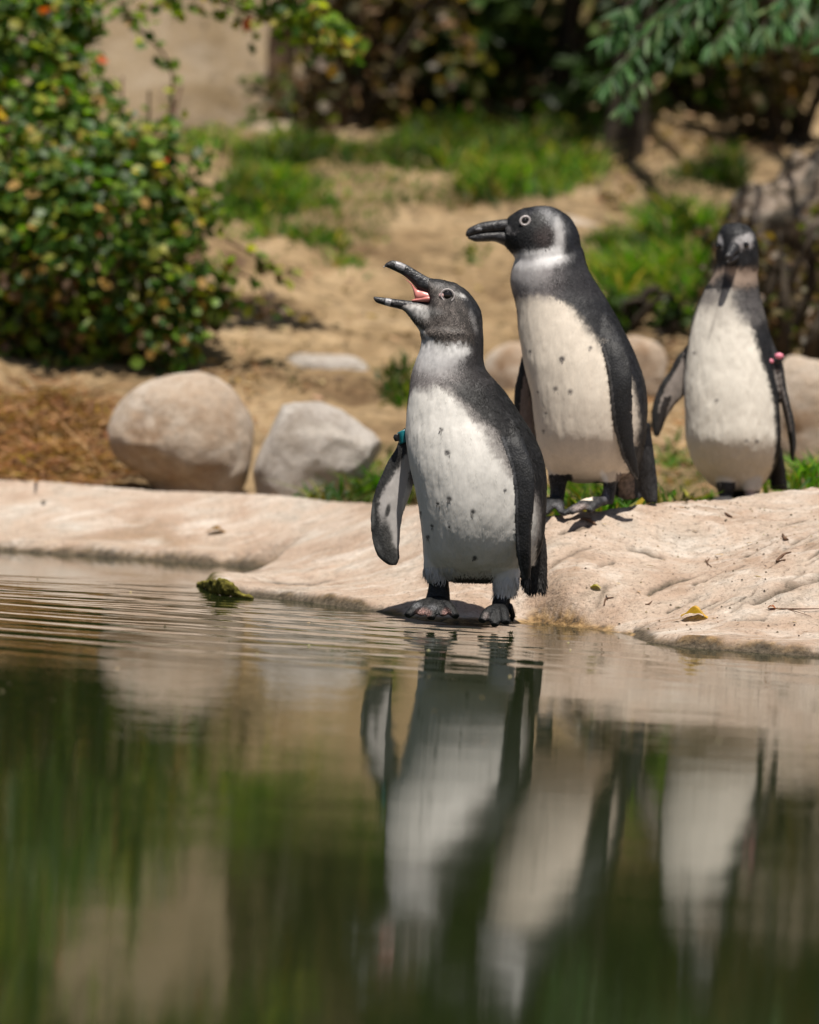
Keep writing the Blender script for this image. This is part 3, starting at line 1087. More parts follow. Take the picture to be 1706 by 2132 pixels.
    fx0 = np.interp(py, [862, 892, 918, 944, 974, 1022, 1062, 1095, 1155, 1197, 1223], [1020, 1036, 1047, 1056, 1067, 1073, 1074, 1074, 1077, 1085, 1097])
    fx1 = np.interp(py, [862, 892, 922, 952, 985, 1022, 1062, 1098, 1150, 1186, 1216], [1062, 1082, 1094, 1103, 1112, 1114, 1109.5, 1106.5, 1105, 1105, 1104])
    zf = np.interp(py, [862, 918, 950, 1000, 1100, 1150, 1223], [-0.032, -0.060, -0.072, -0.080, -0.080, -0.074, -0.054])
    rf = (px > fx0 - 1.5) & (px < fx1 + 1.5) & (py > 905) & (V[:, 1] < Y + zf + 0.008)
    rcol = np.where((np.abs(px - fx0 - 3) < 2.6)[:, None], np.array((0.08, 0.08, 0.085)), np.array((0.015, 0.0155, 0.018)))  # paler leading edge: a highlight painted into the flipper colour
    col = np.where(rf[:, None], rcol, col)
    # tail and rump dark, shaded underside painted in, thigh tufts white, shanks and feet dark
    tail = (py > 1120) & (px > 1100 - (py - 1120) * 0.16) & (V[:, 1] > Y - 0.050) & ~rf
    tcol = np.array((0.04, 0.036, 0.033)) + 0.05 * np.clip(nz, 0, 1)[:, None]
    strip = sstep(1124, 1118, px + nz * 3 + np.abs(py - 1090) * 0.05)[:, None] * (py < 1178)[:, None]
    col = np.where(tail[:, None], tcol * (1 - strip) + belly * strip, col)
    under = (py > 1196) & (px > 935) & (px < 1030) & (V[:, 1] > Y - 0.045)  # belly underside in shade, painted as a darker colour
    col = np.where(under[:, None], np.array((0.10, 0.09, 0.08)), col)
    tuft = (py > 1182) & (py < 1246)
    col = np.where((tuft & (px < 942) & (V[:, 1] < Y + 0.02))[:, None], np.array((0.50, 0.50, 0.51)), col)
    col = np.where((tuft & (px > 1024) & (px < 1084) & (V[:, 1] < Y - 0.005) & ~rf)[:, None], np.array((0.70, 0.69, 0.68)), col)
    legs = ((py > 1206 + nz * 5) & (px < 960)) & (px < 945) | ((py > 1237 + nz * 4) & (px > 990) & (px < 1075)) | (py > 1250)
    scal = 0.008 + 0.032 * np.clip(fbm(V * 420, 77, 2), 0, 1)
    lc = np.stack([scal, scal * 1.02, scal * 1.08], 1)
    lc = paint(lc, px, py, [(882, 1276, 15, 9, 0, (0.30, 0.165, 0.14), 0.85, 0.5), (929, 1277, 9, 9, 0, (0.30, 0.16, 0.14), 0.85, 0.5), (869, 1261, 10, 6, 0, (0.20, 0.20, 0.21), 0.6, 0.5), (902, 1265, 10, 6, 0, (0.17, 0.17, 0.18), 0.6, 0.5), (1012, 1283, 6, 8, 0, (0.30, 0.24, 0.22), 0.6, 0.6)], hn)
    col = np.where(legs[:, None], lc, col)
    feet_slot(link('body', mesh_from('body', V, F, col), M['plumage'], root), F, legs)
    ok = np.where(rf | lf, 0.0, 1.0) * np.where((py < 1200) | (px > 1060), 1.0, 0.0) * np.where(np.hypot(px - 932, py - 615) < 17, 0, 1) * np.where((px < 868) & (py < 650), 0, 1) * np.where((px < 896) & (py < 632), 0, 1)
    feather_coat(V, F, col, N, root, 30000, 0.0055, 0.00060, 0.0009, 5, ok * np.where(py < 770, 0, 1))
    feather_coat(V, F, col, N, root, 15000, 0.0036, 0.00040, 0.0005, 8, ok * np.where(py < 785, 1, 0))
    fr_ = ((py > 1180) & (py < 1208) & (px < 945) | (py > 1200) & (py < 1237) & (px > 1020) & (px < 1140) | (py > 1190) & (py < 1215) & (px > 940) & (px < 1030)).astype(float)
    o = feather_coat(V, F, col, N, root, 5200, 0.0125, 0.0007, 0.0035, 6, fr_, 0.0)
    o.name = 'leg_feathers'
    # bill
    um = part_loft('upper_bill', [sec((801, 551), (801, 555), Y, 2), sec((808, 545.5), (807, 557), Y, 4), sec((821, 542), (816, 561), Y, 6), sec((845, 550), (839, 572.5), Y, 7.5), sec((866, 562), (855.5, 586), Y, 9.5), sec((890, 576), (870, 601), Y, 12), sec((902, 580), (893, 612), Y, 14)], M['bill'], root, 24, 36)
    part_loft('bill_band', [sec((825, 543.2), (821, 559), Y, 7.6), sec((834, 545.5), (829, 564), Y, 8.6), sec((846, 551), (841, 568), Y, 9.2)], M['bone'], um, 18, 12)
    part_loft('bill_tip', [sec((802, 551.5), (801, 557), Y, 2.2), sec((798.5, 555), (799.5, 558), Y, 1.0)], M['bone'], um, 10, 6)
    lm = part_loft('lower_bill', [sec((778, 618.5), (778, 622), Y, 2.5), sec((784, 617.5), (785, 630), Y, 5), sec((812, 621), (806, 637), Y, 7.5), sec((846, 625), (830, 643), Y, 9.5), sec((880, 628), (856, 650), Y, 12), sec((895, 630), (872, 655), Y, 14)], M['bill'], root, 24, 30)
    part_loft('bill_band', [sec((804, 620), (801, 635), Y, 7.4), sec((810, 620.8), (806, 637), Y, 8.5), sec((817, 622), (812, 638.5), Y, 8.6)], M['bone'], lm, 18, 10)
    mo = part_loft('mouth', [sec((838, 576.5), (841, 578), Y, 5), sec((856, 588), (858, 596), Y, 7.5), sec((868, 600), (866, 626), Y, 9), sec((882, 604), (880, 628), Y, 12.5), sec((897, 608), (896, 631), Y, 14.5)], M['mouth'], root, 20, 20)
    part_loft('tongue', [sec((858, 624), (858, 627), Y, 3, -0.004), sec((872, 620), (872, 628), Y, 5, -0.004), sec((888, 616), (889, 628), Y, 7, -0.006), sec((896, 616), (896, 628), Y, 7, -0.006)], M['mouth'], mo, 14, 12)
    pxx, pyy = proj(V)
    for far in (False, True):
        q = surface_point(V, pxx, pyy, 932, 614.6, 5, far)
        e = at(932, 614.6, q[1])
        sg = 1 if far else -1
        ey = ellipsoid('eye', e - np.array((0, sg * 0.0040, 0)), (0.0078, 0.0062, 0.0078), M['eye'], root)
        ring_mesh('eye_ring', e + np.array((0.0004, sg * 0.0005, 0)), 0.0098, 0.0088, 0.0011, M['dull_ring'], ey, R(-20), 0.8)
        ellipsoid('eye_corner', e + np.array((-0.0086, -sg * 0.0010, -0.0008)), (0.0042, 0.0022, 0.0038), M['eye_skin'], ey, 14)
    # band on the far flipper
    bd = part_loft('wing_band', [sec((827, 901), (851, 890), Y, 16, 0.034), sec((829, 913), (853, 903), Y, 17, 0.034), sec((831, 926), (856, 916), Y, 17, 0.034)], M['teal'], root, 20, 10)
    part_loft('band_clasp', [sec((821, 905), (832, 902), Y, 6, 0.020), sec((819, 911), (832, 910), Y, 7, 0.020), sec((823, 919), (832, 918), Y, 6, 0.020)], M['black'], bd, 12, 8)
    return root


def penguin_looking():
    Y = 5.42
    root = thing('penguin', 'tallest black-headed penguin in profile facing left with closed bill behind the calling one', 'penguin', at(1240, 1062, Y), 'penguins on the rock')
    rows = [(500, 1120, 1195, 0.45), (512, 1100, 1210, 0.6), (526, 1084, 1216, 0.7), (540, 1073, 1219, 0.76), (563, 1065, 1226, 0.78), (586, 1063, 1240, 0.78), (608, 1067, 1254, 0.78), (636, 1075, 1271), (667, 1078, 1289), (698, 1081, 1305), (732, 1086, 1321), (757, 1090, 1331), (789, 1098, 1341),
            (829, 1107, 1347), (867, 1111, 1348), (907, 1116, 1346), (940, 1122, 1341), (965, 1132, 1334), (985, 1147, 1318), (998, 1175, 1295), (1005, 1200, 1262, 0.5)]
    rows = lean(rows, 0.8, [540, 610, 700, 830, 900, 950, 1005], [0.0, 0.002, -0.008, -0.024, -0.024, -0.014, 0.010])
    mb = MB()
    mb.loft(rows_sections(rows, Y, 0.8), 48, 80)
    head = [((1053, 458), (1047, 509), 16), ((1064, 447), (1060, 521), 25), ((1086, 435), (1070, 534), 35), ((1114, 429.5), (1075, 548), 42), ((1143, 429.5), (1075, 560), 46), ((1166, 437), (1072, 572), 49), ((1190, 455), (1068, 584), 52), ((1206, 487), (1068, 590), 54), ((1212, 530), (1069, 596), 54)]
    mb.loft([sec(a, b, Y, h) for a, b, h in head], 36, 44)
    mb.loft([sec((1285, 900), (1352, 880), Y, 34, 0.012), sec((1302, 960), (1362, 945), Y, 24, 0.016), sec((1322, 1008), (1369, 1000), Y, 14, 0.02), sec((1345, 1046), (1370, 1044), Y, 7, 0.02)], 24, 20)
    mb.loft([sec((1270, 985), (1330, 985), Y, 26, 0.02), sec((1280, 1030), (1330, 1020), Y, 16, 0.02), sec((1310, 1040), (1340, 1035), Y, 8, 0.02)], 20, 12)
    fr = [((1225, 650), (1270, 655)), ((1243, 690), (1294, 700)), ((1255, 725), (1307, 733)), ((1264, 760), (1315, 765)), ((1269, 795), (1318, 792)), ((1273, 838), (1315, 842)), ((1280, 890), (1316, 882)), ((1296, 949), (1324, 940)), ((1314, 985), (1331, 975)), ((1327, 1000), (1332, 995))]
    dyr = [-0.038, -0.058, -0.075, -0.088, -0.094, -0.095, -0.092, -0.084, -0.074, -0.068]
    mb.loft([sec(a, b, Y, 8 if k > 2 else 13, dyr[k]) for k, (a, b) in enumerate(fr)], 24, 44)
    fl = [((1086, 740), (1110, 752)), ((1080, 772), (1110, 790)), ((1072, 808), (1112, 830)), ((1070, 836), (1115, 866)), ((1073, 880), (1118, 905)), ((1088, 930), (1118, 940)), ((1104, 960), (1116, 962))]
    mb.loft([sec(a, b, Y, 8, 0.04) for a, b in fl], 20, 24)
    mb.loft([sec((1240, 955), (1300, 955), Y, 26, -0.035), sec((1246, 985), (1295, 985), Y, 22, -0.035), sec((1254, 1004), (1289, 1004), Y, 16, -0.035)], 20, 12)
    mb.loft([sec((1257, 998), (1286, 998), Y, 12, -0.035), sec((1256, 1018), (1284, 1018), Y, 12, -0.035), sec((1252, 1036), (1280, 1036), Y, 13, -0.037), sec((1246, 1050), (1276, 1050), Y, 13, -0.04)], 18, 12)
    a = at(1258, 1042, 5.38)
    for tip, yt in (((1172, 1071), 5.335), ((1190, 1068), 5.30), ((1228, 1064), 5.32)):
        t = at(*tip, yt)
        mb.tube([a, a * 0.5 + t * 0.5 + np.array((0, 0, 0.005)), t], [0.0115, 0.0095, 0.0045], 10, 9, 0.8)
    mb.loft([sec((1140, 965), (1190, 965), Y, 24, -0.01), sec((1142, 990), (1185, 990), Y, 20, -0.01), sec((1146, 1015), (1180, 1015), Y, 14, -0.01), sec((1144, 1036), (1176, 1036), Y, 13, -0.01), sec((1140, 1052), (1174, 1052), Y, 13, -0.015)], 18, 16)
    a = at(1158, 1044, 5.40)
    for tip, yt in (((1110, 1062), 5.37), ((1135, 1070), 5.34), ((1170, 1068), 5.34)):
        t = at(*tip, yt)
        mb.tube([a, a * 0.5 + t * 0.5 + np.array((0, 0, 0.005)), t], [0.0115, 0.0095, 0.0045], 10, 9, 0.8)
    V, F = remesh(mb, 0.0023)
    px, py = proj(V)
    V = smooth(V, F, 6, np.where(py > 1010, 0.35, 1.0))
    N = normals(V, F)
    nz = fbm(V * 230, 81, 3)
    nb = fbm(V * 45, 85, 3)
    V = V + N * (fbm(V * np.array((120, 120, 45)), 82, 3) * 0.0007 + nb * 0.0005 + fbm(V * np.array((58, 58, 9)), 88, 3) * 0.0015)[:, None]
    px, py = proj(V)
    face = 36
    phi, u = body_frame(px, py, V, rows, Y, 0.8, face)
    bnd = [(1150, 615), (1170, 625), (1190, 636), (1202, 660), (1222, 687), (1246, 708), (1262, 735), (1290, 765), (1312, 800), (1324, 840), (1327, 890), (1322, 930), (1305, 975), (1290, 1010)]
    by, be = beta_from(bnd, rows, face)
    d = np.interp(py, by, be) - np.abs(phi) + nz * 5 + nb * 4
    wht = sstep(-9, 10, d)[:, None] ** 0.8
    belly = np.array((0.66, 0.575, 0.475))
    col = np.array((0.017, 0.017, 0.020)) * (1 - wht) + belly * wht
    t = sstep(632, 606, py + nz * 8 + nb * 8)[:, None]
    mixn = sstep(1130, 1195, px + nz * 12)[:, None]
    neckc = np.array((0.165, 0.145, 0.145)) * (1 - mixn) + np.array((0.036, 0.034, 0.038)) * mixn
    col = np.where((px < 1230 + (py - 560) * 0.6)[:, None], col * (1 - t) + neckc * t, col)
    DK = (0.010, 0.010, 0.011)
    W = (0.70, 0.68, 0.67)
    col = paint(col, px, py, [
        (1100, 574, 46, 30, -5, (0.34, 0.32, 0.315), 0.85, 0.6),
        (1105, 478, 78, 58, 0, DK, 1.0, 0.12),
        (1180, 480, 34, 70, -20, (0.019, 0.020, 0.025), 1.0, 0.35),
        (1130, 433, 60, 14, 0, (0.018, 0.019, 0.025), 1.0, 0.4),
        (1138, 492, 24, 26, 25, (0.045, 0.030, 0.028), 0.8, 0.5),
        (1150, 453, 32, 12, 42, (0.34, 0.335, 0.34), 0.62, 0.8),
        (1165, 482, 10, 27, -8, (0.50, 0.48, 0.47), 0.72, 0.7),
        (1164, 512, 12, 22, 10, (0.46, 0.44, 0.43), 0.75, 0.7),
        (1120, 539, 58, 20, -4, (0.60, 0.58, 0.57), 0.95, 0.5),
        (1146, 532, 26, 17, -20, W, 1.0, 0.4),
        (1092, 545, 22, 10, -8, (0.42, 0.40, 0.40), 0.8, 0.5),
        (1098, 534, 20, 4, -8, (0.20, 0.19, 0.19), 0.5, 0.6),
        (1060, 475, 8, 5, 60, (0.20, 0.19, 0.19), 0.7, 0.5),
        (1072, 480, 10, 3, 15, (0.16, 0.15, 0.15), 0.6, 0.5),
    ], nz)
    sp = [(1170, 748, 5.5), (1157, 809, 5), (1188, 815, 5), (1137, 860, 3), (1132, 897, 3), (1230, 724, 4), (1104, 732, 3.5), (1171, 700 + 47, 5), (1120, 816, 2.5)]
    cam_side = (V[:, 1] < Y - 0.005).astype(float)
    col = paint(col, px, py, [(x, y, a_, a_, 0, (0.10, 0.085, 0.08), 0.8, 0.6) for x, y, a_ in sp], nz * 0.3, cam_side)
    fx0 = np.interp(py, [650, 690, 725, 760, 795, 838, 890, 949, 985, 1000], [1225, 1243, 1255, 1264, 1269, 1273, 1280, 1296, 1314, 1327])
    fx1 = np.interp(py, [655, 700, 733, 765, 792, 842, 882, 940, 975, 995], [1270, 1294, 1307, 1315, 1318, 1315, 1316, 1324, 1331, 1332])
    zf = np.interp(py, [650, 725, 800, 900, 1000], [-0.050, -0.066, -0.082, -0.079, -0.056])
    rf = (px > fx0 - 1.5) & (px < fx1 + 1.5) & (py > 710) & (V[:, 1] < Y + zf + 0.008)
    rcol = np.where((np.abs(px - fx0 - 3) < 3)[:, None], np.array((0.12, 0.115, 0.115)), np.array((0.014, 0.014, 0.016)))  # leading-edge highlight put into the colour here too
    col = np.where(rf[:, None], rcol, col)
    lf = (px < np.interp(py, [740, 830, 866, 940], [1092, 1106, 1110, 1116])) & (py > 745) & (V[:, 1] > Y + 0.005)
    col = np.where(lf[:, None], np.where((px < np.interp(py, [740, 780, 840, 900], [1100, 1092, 1082, 1085]))[:, None], np.array((0.03, 0.028, 0.026)), np.array((0.26, 0.20, 0.17))), col)
    tail = (py > 930) & (px > 1318 + (py - 930) * 0.05) & ~rf
    col = np.where(tail[:, None], np.array((0.040, 0.040, 0.043)) + 0.04 * np.clip(nz, 0, 1)[:, None], col)
    vent = (py > 985 + nz * 4) & (py < 1042) & (px > 1284) & (px < 1330) & ~tail & ~rf
    col = np.where(vent[:, None], np.array((0.20, 0.15, 0.12)) * (0.6 + np.clip(nz + 0.4, 0, 1))[:, None], col)
    legs = (py > 1003 + nz * 4) & (px > 1235) & (px < 1288) | (py > 988 + nz * 4) & (px < 1192) & (V[:, 1] < Y + 0.03) | (py > 1042) & (px < 1290)
    sc_ = 0.030 + 0.08 * np.clip(fbm(V * 330, 87, 2), 0, 1)
    lc = np.stack([sc_, sc_ * 1.0, sc_ * 1.08], 1)
    lc = paint(lc, px, py, [(1208, 1056, 16, 7, -10, (0.42, 0.34, 0.31), 0.8, 0.5), (1262, 1030, 6, 14, 0, (0.26, 0.25, 0.28), 0.7, 0.6), (1160, 1056, 9, 8, 0, (0.26, 0.25, 0.26), 0.6, 0.6)], nz)
    col = np.where(legs[:, None], lc, col)
    col = paint(col, px, py, [(1258, 992, 6, 14, -25, (0.78, 0.76, 0.74), 0.9, 0.4)], nz, cam_side)
    feet_slot(link('body', mesh_from('body', V, F, col), M['plumage'], root), F, legs)
    ok = np.where(rf | lf, 0.0, 1.0) * np.where((py < 1000) | (px > 1295), 1.0, 0.0) * np.where(np.hypot(px - 1093, py - 460) < 16, 0, 1) * np.where(px < 1054, 0, 1)
    feather_coat(V, F, col, N, root, 24000, 0.005, 0.0006, 0.0006, 15, ok)
    ub = part_loft('upper_bill', [sec((970, 486), (971, 492), Y, 2.5), sec((974, 477), (975, 493), Y, 6), sec((985, 470), (986, 490), Y, 9), sec((1005, 462.5), (1006, 486), Y, 11), sec((1033, 458), (1034, 484.5), Y, 13.5), sec((1058, 455), (1062, 483), Y, 17)], M['bill'], root, 24, 30)
    part_loft('bill_band', [sec((990, 472), (990, 484), Y, 9.8), sec((997, 469), (997, 484), Y, 10.8), sec((1004, 469), (1003, 484), Y, 11.2)], M['bone'], ub, 16, 10)
    part_loft('lower_bill', [sec((974, 491), (975, 497), Y, 4), sec((987, 487), (990, 503), Y, 7.5), sec((1006, 483), (1007, 503), Y, 9.8), sec((1034, 481), (1030, 503), Y, 12.8), sec((1062, 479), (1050, 511), Y, 17)], M['bill'], root, 24, 26)
    pxx, pyy = proj(V)
    for far in (False, True):
        q = surface_point(V, pxx, pyy, 1093, 460, 5, far)
        e = at(1093, 460, q[1])
        sg = 1 if far else -1
        ey = ellipsoid('eye', e - np.array((0, sg * 0.0030, 0)), (0.0058, 0.0050, 0.0056), M['eye'], root)
        ring_mesh('eye_ring', e + np.array((0.0005, sg * 0.0004, 0.0006)), 0.0075, 0.0066, 0.0019, M['eye_ring'], ey, R(30), 0.7)
    return root


def penguin_facing():
    Y = 5.9
    root = thing('penguin', 'penguin facing the camera with pink flipper band behind the right rock rim', 'penguin', at(1545, 1045, Y), 'penguins on the rock')
    rows = [(556, 1489, 1581, 0.9), (577, 1483, 1578, 0.9), (603, 1467, 1581, 0.85), (638, 1452, 1590, 0.8), (673, 1440, 1599), (716, 1433, 1608), (760, 1428, 1615), (818, 1425, 1621), (876, 1427, 1625), (920, 1430, 1626), (964, 1445, 1618),
            (996, 1468, 1601), (1019, 1494, 1582), (1036, 1515, 1565, 0.6)]
    rows = lean(rows, 0.8, [556, 620, 720, 850, 920, 980, 1036], [0.0, 0.004, -0.004, -0.018, -0.018, -0.004, 0.020])
    mb = MB()
    mb.loft(rows_sections(rows, Y, 0.8), 44, 70)
    hd = [(464, 1522, 1540, 0.9), (468, 1508, 1554, 1.0), (476, 1500, 1564, 1.1), (488, 1495, 1573, 1.15), (507, 1492, 1579, 1.15), (530, 1491, 1581, 1.1), (550, 1491, 1581, 1.05), (570, 1487, 1578, 0.95), (590, 1480, 1577, 0.9)]
    mb.loft(rows_sections(hd, Y, 1.1), 36, 44)
    fl = [((1432, 716), (1452, 736)), ((1408, 745), (1440, 765)), ((1392, 775), (1436, 800)), ((1372, 806), (1426, 822)), ((1360, 838), (1406, 845)), ((1356, 870), (1389, 872)), ((1360, 900), (1377, 900)), ((1364, 909), (1371, 909))]
    mb.loft([sec(a, b, Y, 8, 0.012) for a, b in fl], 20, 30)
    fr = [((1580, 690), (1603, 690)), ((1592, 725), (1616, 725)), ((1606, 760), (1630, 758)), ((1614, 789), (1637, 800)), ((1626, 833), (1647, 845)), ((1636, 876), (1655, 880)), ((1644, 920), (1658, 920)), ((1648, 958), (1653, 962))]
    mb.loft([sec(a, b, Y, 22 if k > 1 else 16, -0.01) for k, (a, b) in enumerate(fr)], 20, 30)
    mb.loft([sec((1590, 930), (1628, 930), Y, 30, 0.06), sec((1600, 975), (1636, 975), Y, 18, 0.07), sec((1606, 1020), (1642, 1020), Y, 8, 0.075)], 18, 14)
    for cx, tipx in ((1512, 1500), (1566, 1560)):
        mb.loft([sec((cx - 24, 985), (cx + 24, 985), Y, 26, -0.02), sec((cx - 20, 1015), (cx + 20, 1015), Y, 20, -0.025), sec((cx - 15, 1032), (cx + 15, 1032), Y, 13, -0.025), sec((cx - 14, 1048), (cx + 14, 1048), Y, 14, -0.03)], 18, 14)
        a = at(cx, 1044, Y - 0.03)
        for k in (-1, 0, 1):
            t = at(tipx + 22 * k, 1056, Y - 0.10)
            mb.tube([a, (a + t) / 2 + np.array((0, 0, 0.005)), t], [0.0115, 0.0095, 0.005], 10, 9, 0.8)
    V, F = remesh(mb, 0.0026)
    px, py = proj(V)
    V = smooth(V, F, 6)
    N = normals(V, F)
    nz = fbm(V * 200, 91, 3)
    V = V + N * (fbm(V * np.array((100, 100, 40)), 92, 3) * 0.0016)[:, None]
    px, py = proj(V)
    face = 24
    phi, u = body_frame(px, py, V, rows, Y, 0.8, face)
    bnd = [(1553, 640), (1568, 690), (1580, 740), (1597, 789), (1610, 847), (1613, 905), (1610, 949), (1598, 990), (1578, 1030)]
    by, be = beta_from(bnd, rows, face)
    d = np.interp(py, by, be) - np.abs(phi) + nz * 6
    wht = sstep(-6, 7, d)[:, None]
    belly = np.array((0.66, 0.61, 0.53))
    col = BLACK * (1 - wht) + belly * wht
    frontm = sstep(0.05, -0.25, N[:, 1])
    col = paint(col, px, py, [
        (1520, 640, 76, 34, 0, (0.40, 0.36, 0.31), 0.8, 0.5),
        (1560, 622, 34, 56, -20, (0.085, 0.078, 0.078), 0.95, 0.5),
        (1480, 608, 26, 30, 20, (0.17, 0.15, 0.14), 0.8, 0.5)], nz, frontm)
    col = np.where((py < 600)[:, None], np.array((0.032, 0.030, 0.030)), col)
    col = paint(col, px, py, [
        (1535, 575, 60, 22, 0, (0.40, 0.30, 0.235), 0.9, 0.4),
        (1508, 588, 19, 16, 8, (0.03, 0.03, 0.033), 0.9, 0.5),  # dark bib, with the shadow of the bill painted in
        (1486, 672, 3.5, 40, 16, (0.28, 0.25, 0.22), 0.6, 0.8),  # thin shadow line painted down the chest
        (1536, 510, 60, 44, 0, (0.018, 0.018, 0.021), 1.0, 0.12),
        (1542, 500, 20, 9, -22, (0.40, 0.38, 0.38), 0.9, 0.5),
        (1560, 495, 10, 12, 10, (0.38, 0.36, 0.36), 0.85, 0.5),
        (1552, 512, 16, 7, -8, (0.32, 0.29, 0.29), 0.8, 0.4),
        (1500, 500, 6, 13, -10, (0.50, 0.48, 0.48), 0.9, 0.4)], nz, frontm)
    cam_side = (V[:, 1] < Y - 0.02).astype(float)
    col = paint(col, px, py, [(x, y, 4, 4, 0, (0.16, 0.14, 0.13), 0.8, 0.6) for x, y in ((1493, 834), (1555, 918), (1577, 919), (1446, 735))], nz, cam_side)
    lf = (px < np.interp(py, [700, 760, 818, 900], [1424, 1426, 1423, 1423])) & (py > 715)
    dist = px - np.interp(py, [705, 745, 775, 806, 838, 870, 905], [1418, 1408, 1392, 1372, 1360, 1356, 1362])
    lfc = np.where((dist < 14 + nz * 3)[:, None], np.array((0.028, 0.026, 0.025)), np.array((0.30, 0.255, 0.225)))
    lfc = np.where((np.abs(px - np.interp(py, [800, 850, 905], [1400, 1383, 1370])) < 8)[:, None] & (py > 825)[:, None], np.array((0.035, 0.028, 0.026)), lfc)
    col = np.where(lf[:, None], lfc, col)
    rf = (px > np.interp(py, [690, 725, 760, 789, 833, 876, 920], [1604, 1607, 1611, 1614, 1627, 1635, 1640])) & (py > 700) & (py < 970) & (V[:, 1] < Y + 0.03)
    ed = np.interp(py, [690, 758, 800, 845, 880, 920, 962], [1616, 1630, 1637, 1647, 1655, 1658, 1653])
    rfc = np.where(((ed - px) < 7)[:, None] | (py < 770)[:, None] | (py > 900)[:, None], np.array((0.030, 0.028, 0.028)), np.array((0.24, 0.215, 0.20)))
    col = np.where(rf[:, None], rfc, col)
    col = np.where((((py > 1022) | (py > 1004) & (px < 1532) & (V[:, 1] < Y - 0.02)) & (V[:, 1] < Y + 0.05))[:, None], np.array((0.06, 0.055, 0.055)), col)
    col = paint(col, px, py, [(1562, 1028, 13, 9, 0, (0.42, 0.34, 0.32), 0.9, 0.4)], nz, cam_side)
    link('body', mesh_from('body', V, F, col), M['plumage'], root)
    ok = np.where(rf | lf, 0.0, 1.0) * np.where(py < 1010, 1.0, 0.0)
    feather_coat(V, F, col, N, root, 12000, 0.0055, 0.0008, 0.0006, 25, ok)
    # bill comes forward, down and a little to the left
    b0, b1, b2 = at(1530, 517, Y - 0.034), at(1522, 528, Y - 0.054), at(1516, 538, Y - 0.068)
    ax = np.array((1.0, 0, 0))
    up = np.array((0, -0.35, 0.94))
    part_loft('upper_bill', [(b0, ax * 0.012, up * 0.013), (b1, ax * 0.0075, up * 0.0085), (b2 * 0.9 + b1 * 0.1, ax * 0.006, up * 0.007), (b2 + np.array((0, 0, -0.004)), ax * 0.002, up * 0.003)], M['bill'], root, 18, 18)
    dn = np.array((0, 0, -0.013))
    part_loft('lower_bill', [(b0 + dn * 1.1, ax * 0.012, up * 0.010), (b1 + dn * 0.9, ax * 0.0075, up * 0.006), (b2 + dn * 0.55, ax * 0.003, up * 0.003)], M['bill'], root, 16, 14)
    pxx, pyy = proj(V)
    for (x, y) in ((1554, 510), (1497, 512)):
        q = surface_point(V, pxx, pyy, x, y, 5)
        e = at(x, y, q[1])
        ellipsoid('eye', e + np.array((0, 0.002, 0)), (0.0056, 0.0045, 0.0056), M['eye'], root)
    bd = part_loft('wing_band', [sec((1601, 756), (1631, 738), Y, 20, -0.012), sec((1604, 760), (1633, 744), Y, 21, -0.012), sec((1606, 765), (1634, 749), Y, 20, -0.012)], M['black'], root, 18, 8)
    ellipsoid('band_clasp', at(1605, 752, Y - 0.035), (0.0055, 0.004, 0.0045), M['pink'], bd, 12)
    ellipsoid('band_clasp', at(1623, 741, Y - 0.035), (0.0078, 0.004, 0.0055), M['pink'], bd, 12)
    return root


penguin_calling()
penguin_looking()
penguin_facing()

# ------------------------------------------------------------------ boulders
def boulder(rows, Y, hd, mat, label, seed, amp=0.012, fr=9, voxel=0.006, name='boulder', facet=0.0, group=None):
    mb = MB()
    mb.loft(rows_sections(rows, Y, hd), 28, 30)
    V, F = remesh(mb, voxel)
    V = smooth(V, F, 5)
    cen = V.mean(0)
    ext = V.max(0) - V.min(0)
    rg = np.random.default_rng(seed)
    for k in range(16 if facet else 7):
        q = rg.normal(0, 1, 3)
        q /= np.linalg.norm(q)
        t = (V - cen) @ q
        lim = t.max() * rg.uniform(0.88, 0.98)
        V = V - np.maximum(t - lim, 0)[:, None] * q * 0.9
    V = smooth(V, F, 2)
    N = normals(V, F)
    n = fbm(V * fr + seed, seed, 5)
    if facet:
        n = n * (1 - facet) + facet * (np.abs(fbm(V * fr * 0.6, seed + 3, 3)) * 2 - 0.5)
    V = V + N * (n * amp + fbm(V * fr * 6, seed + 9, 2) * amp * 0.12)[:, None]
    base = np.array((V[:, 0].mean(), V[:, 1].mean(), V[:, 2].min()))
    o = link(name, mesh_from(name, V - base, F), mat)
    o.location = base
    return tag(o, label, 'boulder', group)


boulder([(769, 365, 405), (778, 325, 440), (792, 292, 464), (815, 260, 490), (845, 234, 511), (885, 216, 524), (915, 208, 527), (938, 220, 527), (962, 244, 526), (985, 280, 524), (1010, 320, 518), (1045, 350, 505)], 6.98, 0.8, M['boulder'],
        'big rounded tan boulder undercut at its left, left of the grey one', 101, 0.016, 7, facet=0.35)
boulder([(825, 608, 640), (835, 588, 680), (855, 572, 722), (880, 560, 758), (905, 548, 785), (935, 538, 800), (965, 527, 795), (1000, 524, 770), (1050, 535, 740)], 6.92, 0.75, M['grey_boulder'], 'pale grey boulder with sloping top between the big tan boulder and the calling penguin', 107, 0.018, 8, facet=0.5)
boulder([(738, 610, 700), (748, 592, 745), (765, 586, 765), (785, 600, 775), (805, 620, 770)], 8.15, 0.9, M['grey_boulder'], 'flat pale stone lying on the sandy slope above the grey boulder', 109, 0.012, 10)
boulder([(716, 1060, 1120), (735, 1020, 1150), (765, 1004, 1170), (800, 1000, 1170), (850, 1010, 1160), (900, 1020, 1150)], 8.0, 0.8, M['boulder'], 'smooth tan boulder seen between the two nearest penguins', 113, 0.012, 8)
